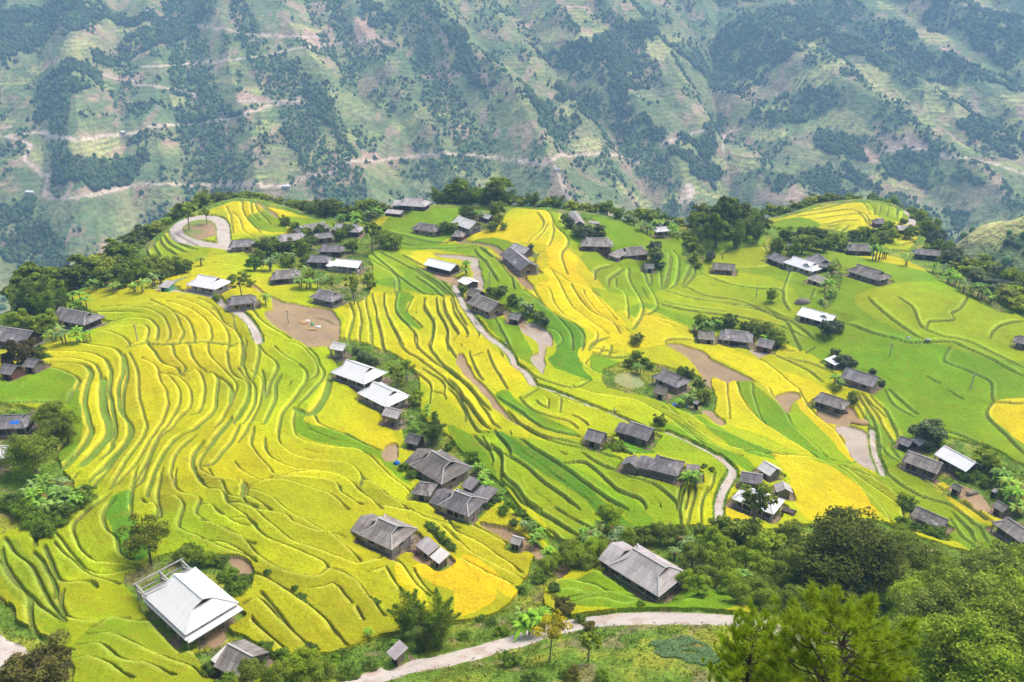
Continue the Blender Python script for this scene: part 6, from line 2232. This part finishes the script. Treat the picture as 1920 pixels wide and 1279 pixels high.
# plants by neighbourhood: kind, then crown centre and width in the photo
GROVES = """hamlet garden|leafy garden tree between the grey roofs of the upper left hamlet
dark 535,415,24 552,425,24 575,436,24 600,430,26 500,462,40 518,462,34 540,462,38 563,463,38 580,456,32 483,478,30 540,490,30 575,486,24 635,440,28 650,432,28 660,462,28 598,430,20 572,438,26
slim 695,432,34 708,436,30 622,528,20 660,527,28 663,545,26 450,529,28
mid 725,450,36 740,456,34 715,440,30 690,520,22 695,532,22 580,522,28 435,528,22 407,556,18 460,522,20 470,533,18
hamlet bananas|banana plant in the gardens of the upper left hamlet
banana 505,490,40 573,505,32 560,525,38 595,528,34 497,560,36 545,478,30 520,480,30 610,520,24 665,408,34 690,398,34 705,392,30 640,408,28 580,530,30 375,487,26
middle garden|bush or small tree beside the roofs along the pale footpath
dark 835,428,28 850,430,24 873,397,30 930,392,38 924,425,24 962,563,28 932,550,26 868,543,20
grey 942,545,24 995,463,14 918,546,18 993,583,26 1012,597,28 1022,606,22
light 890,396,28 935,412,22 1003,590,20 945,425,18
middle bananas|banana plant beside the roofs along the pale footpath
banana 873,500,34 985,573,38 1003,480,26 900,400,28 975,565,28 885,392,26 1000,497,20
green slope bushes|grey green bush beside the roofs on the central green slope
grey 1228,465,32 1230,488,36 1068,420,26 1083,434,26 1105,434,28 1123,433,28 1128,442,22 1060,408,20 1238,500,22 1095,440,20
light 1297,448,32 1305,462,28 1302,480,24 1310,495,18 1285,440,20
green slope bananas|banana plant in the grove around the little stilt house on the rim
banana 1202,420,30 1215,424,28 1255,415,32 1262,428,28 1235,414,32 1190,410,26 1270,438,24 1245,408,26 1178,404,24
dark grove|dark crowded tree in the great grove between the green slope and the round pale field
dark 1305,418,46 1320,402,50 1335,422,46 1392,402,56 1412,410,50 1400,428,46 1428,422,34 1372,428,46
tall 1350,408,46 1368,404,46 1345,430,40
bamboo 1385,432,44 1420,432,34 1310,436,36
field edge|small bush at the corner of the lone roof by the round pale field
grey 1333,482,26
cross gable trees|dark tree around the white house with the cross gable
dark 1458,462,34 1475,437,34 1505,435,34 1533,440,34 1523,457,32 1580,458,26 1545,462,30 1490,448,30
mid 1505,460,44 1558,450,34 1486,470,26 1560,500,20 1575,445,24
cross gable bananas|banana plant along the ditch below the white house with the cross gable
banana 1555,530,32 1560,544,24 1550,515,22 1542,560,18
knoll garden|tree in the garden patch on the yellow right knoll
mid 1662,430,32 1672,442,30 1655,450,36 1620,436,30 1635,442,26 1600,440,24 1640,455,28
dark 1707,437,28 1668,420,22 1693,418,14
knoll bananas|pale banana plant under the yellow right knoll and down its right edge
banana 1645,470,38 1660,472,28 1700,485,30 1780,512,32 1810,530,34 1838,538,36 1850,545,28 1770,500,26 1795,520,28 1822,540,24 1752,498,24 1860,556,22
gold field bushes|bush around the tan walled house above the gold field
dark 1315,607,34 1368,603,34 1410,617,28 1340,604,24 1396,612,20
mid 1430,622,30 1450,630,34 1465,641,28 1440,616,24
gold field bananas|banana plant around the tan walled house above the gold field
banana 1328,612,36 1437,632,30 1303,612,26 1350,606,24
round bush|round pale bush under the white open sided house
grey 1553,618,38 1572,615,26
right slope garden|bush beside the long dark grey and brownish grey houses on the right slope
grey 1580,675,34 1596,682,26 1566,663,20 1636,698,16 1655,715,14
mid 1568,729,18 1601,752,20 1598,742,18
right slope bananas|banana plant between the long dark grey and brownish grey houses
banana 1566,712,28 1575,722,22
bare yard trees|bush around the house with the bare green yard
dark 1193,668,26 1236,791,28 1278,694,24 1293,698,24 1310,724,30
mid 1181,679,24 1218,684,20 1303,745,28 1318,742,34 1210,675,18
light 1193,640,26 1200,633,18
bare yard bananas|banana plant around the house with the bare green yard
banana 1196,687,30 1287,741,38 1275,750,26 1300,730,28
long house palms|banana plant at the end of the long grey house
banana 1297,895,44 1288,884,30 1306,903,30
bean bed|low leafy bush on the bean bed between the granary and the long grey house
shrub 1140,838,20 1155,842,20 1168,846,20 1150,832,16 1162,836,16 1320,878,14 1335,884,14
white roofs garden|slim tree behind the two broad white roofs
slim 741,693,34 761,684,28 750,708,24
grey 680,663,24 693,668,22 668,657,18 705,674,16
mid 778,752,28 783,738,20
row bananas|banana plant along the back of the lower row of dark houses
banana 770,780,24 778,797,24 896,870,32 905,895,36 908,882,30 915,902,34 940,922,26 800,770,26 985,985,32 1005,1008,40 1030,1033,38 1000,990,26 1015,1000,26
row bushes|bush along the back and front of the lower row of dark houses
fineshrub 758,876,22 772,893,24 930,938,26 955,945,24 975,962,26 990,975,24 785,888,18 945,960,24 920,948,18 965,985,20 840,835,20 885,856,26 850,828,18
fine 1025,1060,38 1040,1050,34
farmyard bushes|bright green bush behind the pens of the house with pale ridge sheets
fineshrub 812,1002,26 826,1012,28 838,1024,26 848,1034,22 805,992,20
gully bananas|banana plant in the thicket left of the big pale cement roof
banana 1115,995,46 1110,1010,40 1160,990,44 1130,985,40 1100,1012,34 1175,1000,36 1150,1005,34 1095,1000,30 1125,1005,34
gully trees|leafy tree in the thicket left of the big pale cement roof
fine 1143,972,50 1085,1038,48 1115,1030,54 1073,1052,40 1098,1052,40 1185,1006,40 1210,1003,40 1060,1040,34 1130,1020,40 1070,1025,36
thicket|green tree in the dense thicket right of the big pale cement roof
fine 1240,998,44 1270,1000,44 1300,1040,54 1340,1015,58 1330,1075,52 1310,1100,46 1370,1090,52 1420,1100,54 1400,1050,60 1450,1070,60 1480,1000,52 1475,1050,58 1290,1075,46 1350,1050,56 1385,1115,44 1440,1120,50 1480,1100,54 1320,1000,44
mid 1385,1000,76 1430,1020,70 1360,990,50 1410,990,44
thicket bananas|banana plant in the dense thicket right of the big pale cement roof
banana 1290,1012,46 1345,1080,50 1325,1040,40 1390,1075,44 1265,1030,40 1310,1025,38
big tree skirts|tree in the wood around the great round tree
fine 1690,1015,64 1720,1050,84 1690,1085,80 1650,1110,70 1500,1120,60 1530,1110,56 1670,1060,60 1500,1060,50 1765,1060,52
tall airy|tall pale green tree in the lower right corner wood
airy 1790,1125,120 1868,1098,135 1916,1066,84 1835,1160,150 1915,1145,140 1750,1170,130 1885,1205,170 1800,1235,160 1720,1135,100 1930,1230,150 1850,1265,150 1730,1220,110
corner dark|darker tree under the tall pale trees of the lower right corner
fine 1940,1070,80 1765,1075,56
right hamlet trees|tree or bush behind the bright white roof in the right hamlet
mid 1848,855,36 1860,866,34 1880,880,30 1702,940,28 1692,935,20
right hamlet bananas|banana plant among the huts of the right hamlet
banana 1880,888,42 1895,902,46 1905,925,44 1890,915,36 1870,880,30 1912,945,36
fineshrub 1830,890,24 1800,888,24 1815,897,22 1850,905,22 1760,830,20 1745,840,18
left grove|dark tree of the bamboo grove at the left edge above the grey roofs
dark 75,560,70 45,575,50 95,545,50
bamboo 60,548,60 85,572,50 105,560,44 40,555,44
mid 30,600,40 60,612,40 85,605,44 110,580,34
left bananas|banana plant around the grey roofs at the left edge
banana 135,555,46 175,534,30 215,535,32 265,530,38 285,522,34 95,622,38 120,627,40 142,628,34 250,535,28 110,615,34 150,565,36 160,628,28
left slope trees|tree below the terraces of the knoll and above the lane
mid 285,500,50 310,505,40 300,520,32
dark 328,495,44 255,512,50 225,520,50 240,500,50 275,512,36 345,500,34 195,520,44
left edge bushes|brownish bush by the little grey huts at the left edge
brown 30,664,48 52,652,34 65,668,26 15,675,30
fineshrub 66,672,26 82,668,24 74,660,20 40,682,20
left big bush|blue green bushy tree in front of the roof with the blue tarpaulin
fine 98,782,56 118,790,54 108,806,50 125,815,38
left big bananas|banana plant in the clump at the foot of the tall tree on the left
banana 105,920,52 85,905,46 125,932,48 65,928,44 95,945,46 140,925,42 110,905,44 120,950,42 75,945,40 55,910,42 145,945,38 100,930,50
left clump shrubs|low shrub round the banana clump on the left
fineshrub 150,945,44 40,955,44 70,968,46 120,965,46 20,940,40 160,925,30 100,978,40 60,985,36 85,1000,36
great roof bushes|bush on the bank behind the great white roof
fine 342,1040,34 370,1040,36 392,1046,34
fineshrub 415,1052,30 430,1085,40 448,1100,44 462,1085,26 450,1118,32 436,1108,30 355,1032,22
field dots|dark round bush dotted along the banks of the lower golden terraces
fineshrub 503,1078,18 562,1120,22 568,1130,18 703,1128,24 553,1108,14 902,893,9 1018,905,9
bottom shrubs|leafy shrub along the bottom edge below the dark striped roof
fine 560,1242,64 600,1258,56 520,1262,50 470,1270,50 440,1260,40
fineshrub 395,1248,36 480,1245,40 500,1230,36 620,1240,36 650,1262,40 530,1235,36 420,1270,40 690,1250,30 580,1215,26 640,1225,26
lower bank shrubs|low shrub on the grassy banks beside the lower road
fineshrub 943,1184,28 955,1240,38 1108,1192,30 990,1270,30 870,1190,26 920,1165,24 1040,1110,26 1010,1085,30 980,1105,28 900,1160,20 1000,1270,30 1130,1270,30 1060,1265,28 1090,1160,24 1200,1140,16 1150,1130,16
brownfine 1055,1140,44 1105,1175,30 1075,1265,34
lower bananas|banana plant between the golden field and the lower road
banana 993,1160,70 975,1150,44 1010,1152,46 690,1190,24 740,1200,22
corner bush|big brownish bush in the lower left corner
brownfine 70,1258,110 40,1250,60 95,1245,60
rim shrubs right|shrub on the bank above the patched roof
fineshrub 1703,955,24 1695,985,30 1712,990,24 1760,1000,34 1740,995,30"""
for blk in GROVES.split("\n"):
    if "|" in blk:
        grp, lab = blk.split("|")
        continue
    kind, rest = blk.split(" ", 1)
    for q in rest.split():
        px, py, wpx = [float(v) for v in q.split(",")]
        tree_px(kind, px, py, wpx, lab, "plants: " + grp)

SINGLES = """brightround|475,497,32|round bright green tree at the upper end of the gold strip beside the hamlet|1
feather|272,1010,84|feathery pale green tree standing in the dark green patch of the lower left fields|1
mid|1447,556,22|lone small round tree in the middle of the wide green fields|1.5
slim|350,400,24|thin dark tree on the mound inside the paved loop|1
slim|385,397,18|smaller thin tree on the rim of the paved loop|1
grey|1742,808,64|large round grey green tree behind the sheds of the right hamlet|0.9
mid|1850,858,48|bright bushy tree right of the bright white roof|1
giant|1592,1046,190|great round dark tree between the gold field and the foreground pine|0.85
airy|58,850,84|tall leafy tree with a pale trunk on the left, in front of the white roof|1.0
bamboofine|766,1142,84|left feathery bamboo plume of the dark clump above the lower road|1
bamboofine|818,1156,92|right feathery bamboo plume of the dark clump above the lower road|1
bamboofine|788,1178,80|lowest front bamboo plume of the dark clump above the lower road|0.85
yellow|1032,1172,66|thin tree with yellow leaves beside the lower road|1
slim|1420,935,62|slender open tree in front of the white house at the lane bend|1.1
bamboo|812,794,66|dark bamboo clump between the white roofs and the largest dark house|0.75
slim|1104,1200,40|small bare branched tree at the outer edge of the lower road|1"""
for l in SINGLES.split("\n"):
    kind, xyw, lab, st_ = l.split("|")
    px, py, wpx = [float(v) for v in xyw.split(",")]
    tree_px(kind, px, py, wpx, lab, None, float(st_))

# the foreground pine
pn, pt = pine(77)
pa, pt_top = [float(v) for v in sight(1592, 1158)]
pr = 20.0
px_, py_ = pr * math.sin(pa), pr * math.cos(pa)
pz = float(near_z(np.array([px_]), np.array([py_]))[0])
ptop = CAM_H - pr * pt_top
ps = 0.64
po = thing("pine_tree", "bright green long needled pine at the bottom edge, nearest tree of all", "tree", (px_, py_, ptop - 11.2 * ps), 0.4)
po.scale = (ps, ps, ps)
link_mesh("needles", pn, po)
link_mesh("trunk", pt, po)
print("pine ground", pz, "base", ptop - 11.2 * ps)
# smaller young pine at its left
pa, t2 = [float(v) for v in sight(1420, 1165)]
po2 = thing("pine_tree", "smaller pine at the left foot of the big foreground pine", "tree", (22 * math.sin(pa), 22 * math.cos(pa), CAM_H - 22 * t2 - 11.2 * .5), 2.0)
po2.scale = (.34, .34, .5)
link_mesh("needles", pn, po2)
link_mesh("trunk", pt, po2)

# ------------------------------------------------------------------ weeds on the banks: one mass
def weeds():
    g = np.random.default_rng(9)
    n = 260000
    a = g.uniform(R(-44), R(44), n)
    r = np.sqrt(g.uniform(50 ** 2, 300 ** 2, n))
    x, y = r * np.sin(a), r * np.cos(a)
    cat, pad = near_cat(x, y)
    dens = fbm(x / 6, y / 6, 301, 3)
    keep = (cat == 0) & (pad < .5) & (g.random(n) < np.where(dens > .5, .9, .35)) & (r < crest_r(a) + 3)
    x, y, r = x[keep], y[keep], r[keep]
    z = near_z(x, y)
    m = len(x)
    P = np.repeat(np.stack([x, y, z], -1), 5, 0) + g.normal(size=(m * 5, 3)) * (.22, .22, .10) + (0, 0, .16)
    Nn = g.normal(size=(m * 5, 3)) * .6 + (0, 0, .6)
    hue = fbm(x / 9, y / 9, 311, 3)[:, None]
    base = np.array((0.10, 0.19, 0.02)) * (1 - sstep(.4, .65, hue)) + np.array((0.22, 0.25, 0.03)) * sstep(.4, .65, hue)
    c = np.repeat(base * g.uniform(.65, 1.3, (m, 1)), 5, 0) * g.uniform(.8, 1.2, (m * 5, 1))
    V, Fq, C = leaf_quads(P, Nn, g.uniform(.09, .26, m * 5), g, .55, c)
    o = link_mesh("weeds", make_mesh("weeds", V, F4=Fq, mat=M['leaf'], col=C))
    o['kind'] = 'stuff'
    o['label'] = "weeds and long grass on the banks and verges"
    o['category'] = 'weeds'
    print("weeds", m)
    # blue green cabbage bed on the near slope
    pl = np.array([[1220, 1205], [1290, 1195], [1330, 1215], [1350, 1240], [1320, 1250], [1270, 1235], [1215, 1225]], float)
    q = at(pl[:, 0], pl[:, 1])[:, :2]
    k = 5200
    u = q.min(0) + g.random((k, 2)) * (q.max(0) - q.min(0))
    ins = np.zeros(k, bool)
    for (xa, ya), (xb, yb) in zip(q, np.roll(q, -1, 0)):
        ins ^= ((ya > u[:, 1]) != (yb > u[:, 1])) & (u[:, 0] < (xb - xa) * (u[:, 1] - ya) / (yb - ya + 1e-9) + xa)
    u = u[ins & (fbm(u[:, 0] / 2, u[:, 1] / 2, 333, 2) > .44)]
    z = near_z(u[:, 0], u[:, 1])
    P = np.repeat(np.c_[u, z], 4, 0) + g.normal(size=(len(u) * 4, 3)) * (.1, .1, .04) + (0, 0, .2)
    V, Fq, C = leaf_quads(P, g.normal(size=P.shape) * .4 + (0, 0, 1), g.uniform(.10, .18, len(P)), g, .9, np.array((0.20, 0.37, 0.11)) * g.uniform(.7, 1.35, (len(P), 1)))
    o = link_mesh("cabbage_bed", make_mesh("cabbage_bed", V, F4=Fq, mat=M['leaf'], col=C))
    o['kind'] = 'stuff'
    o['label'] = "blue green vegetable bed on the slope below the road"
    o['category'] = 'vegetables'
weeds()
print("plants", NT[0], "objects", len(bpy.data.objects))
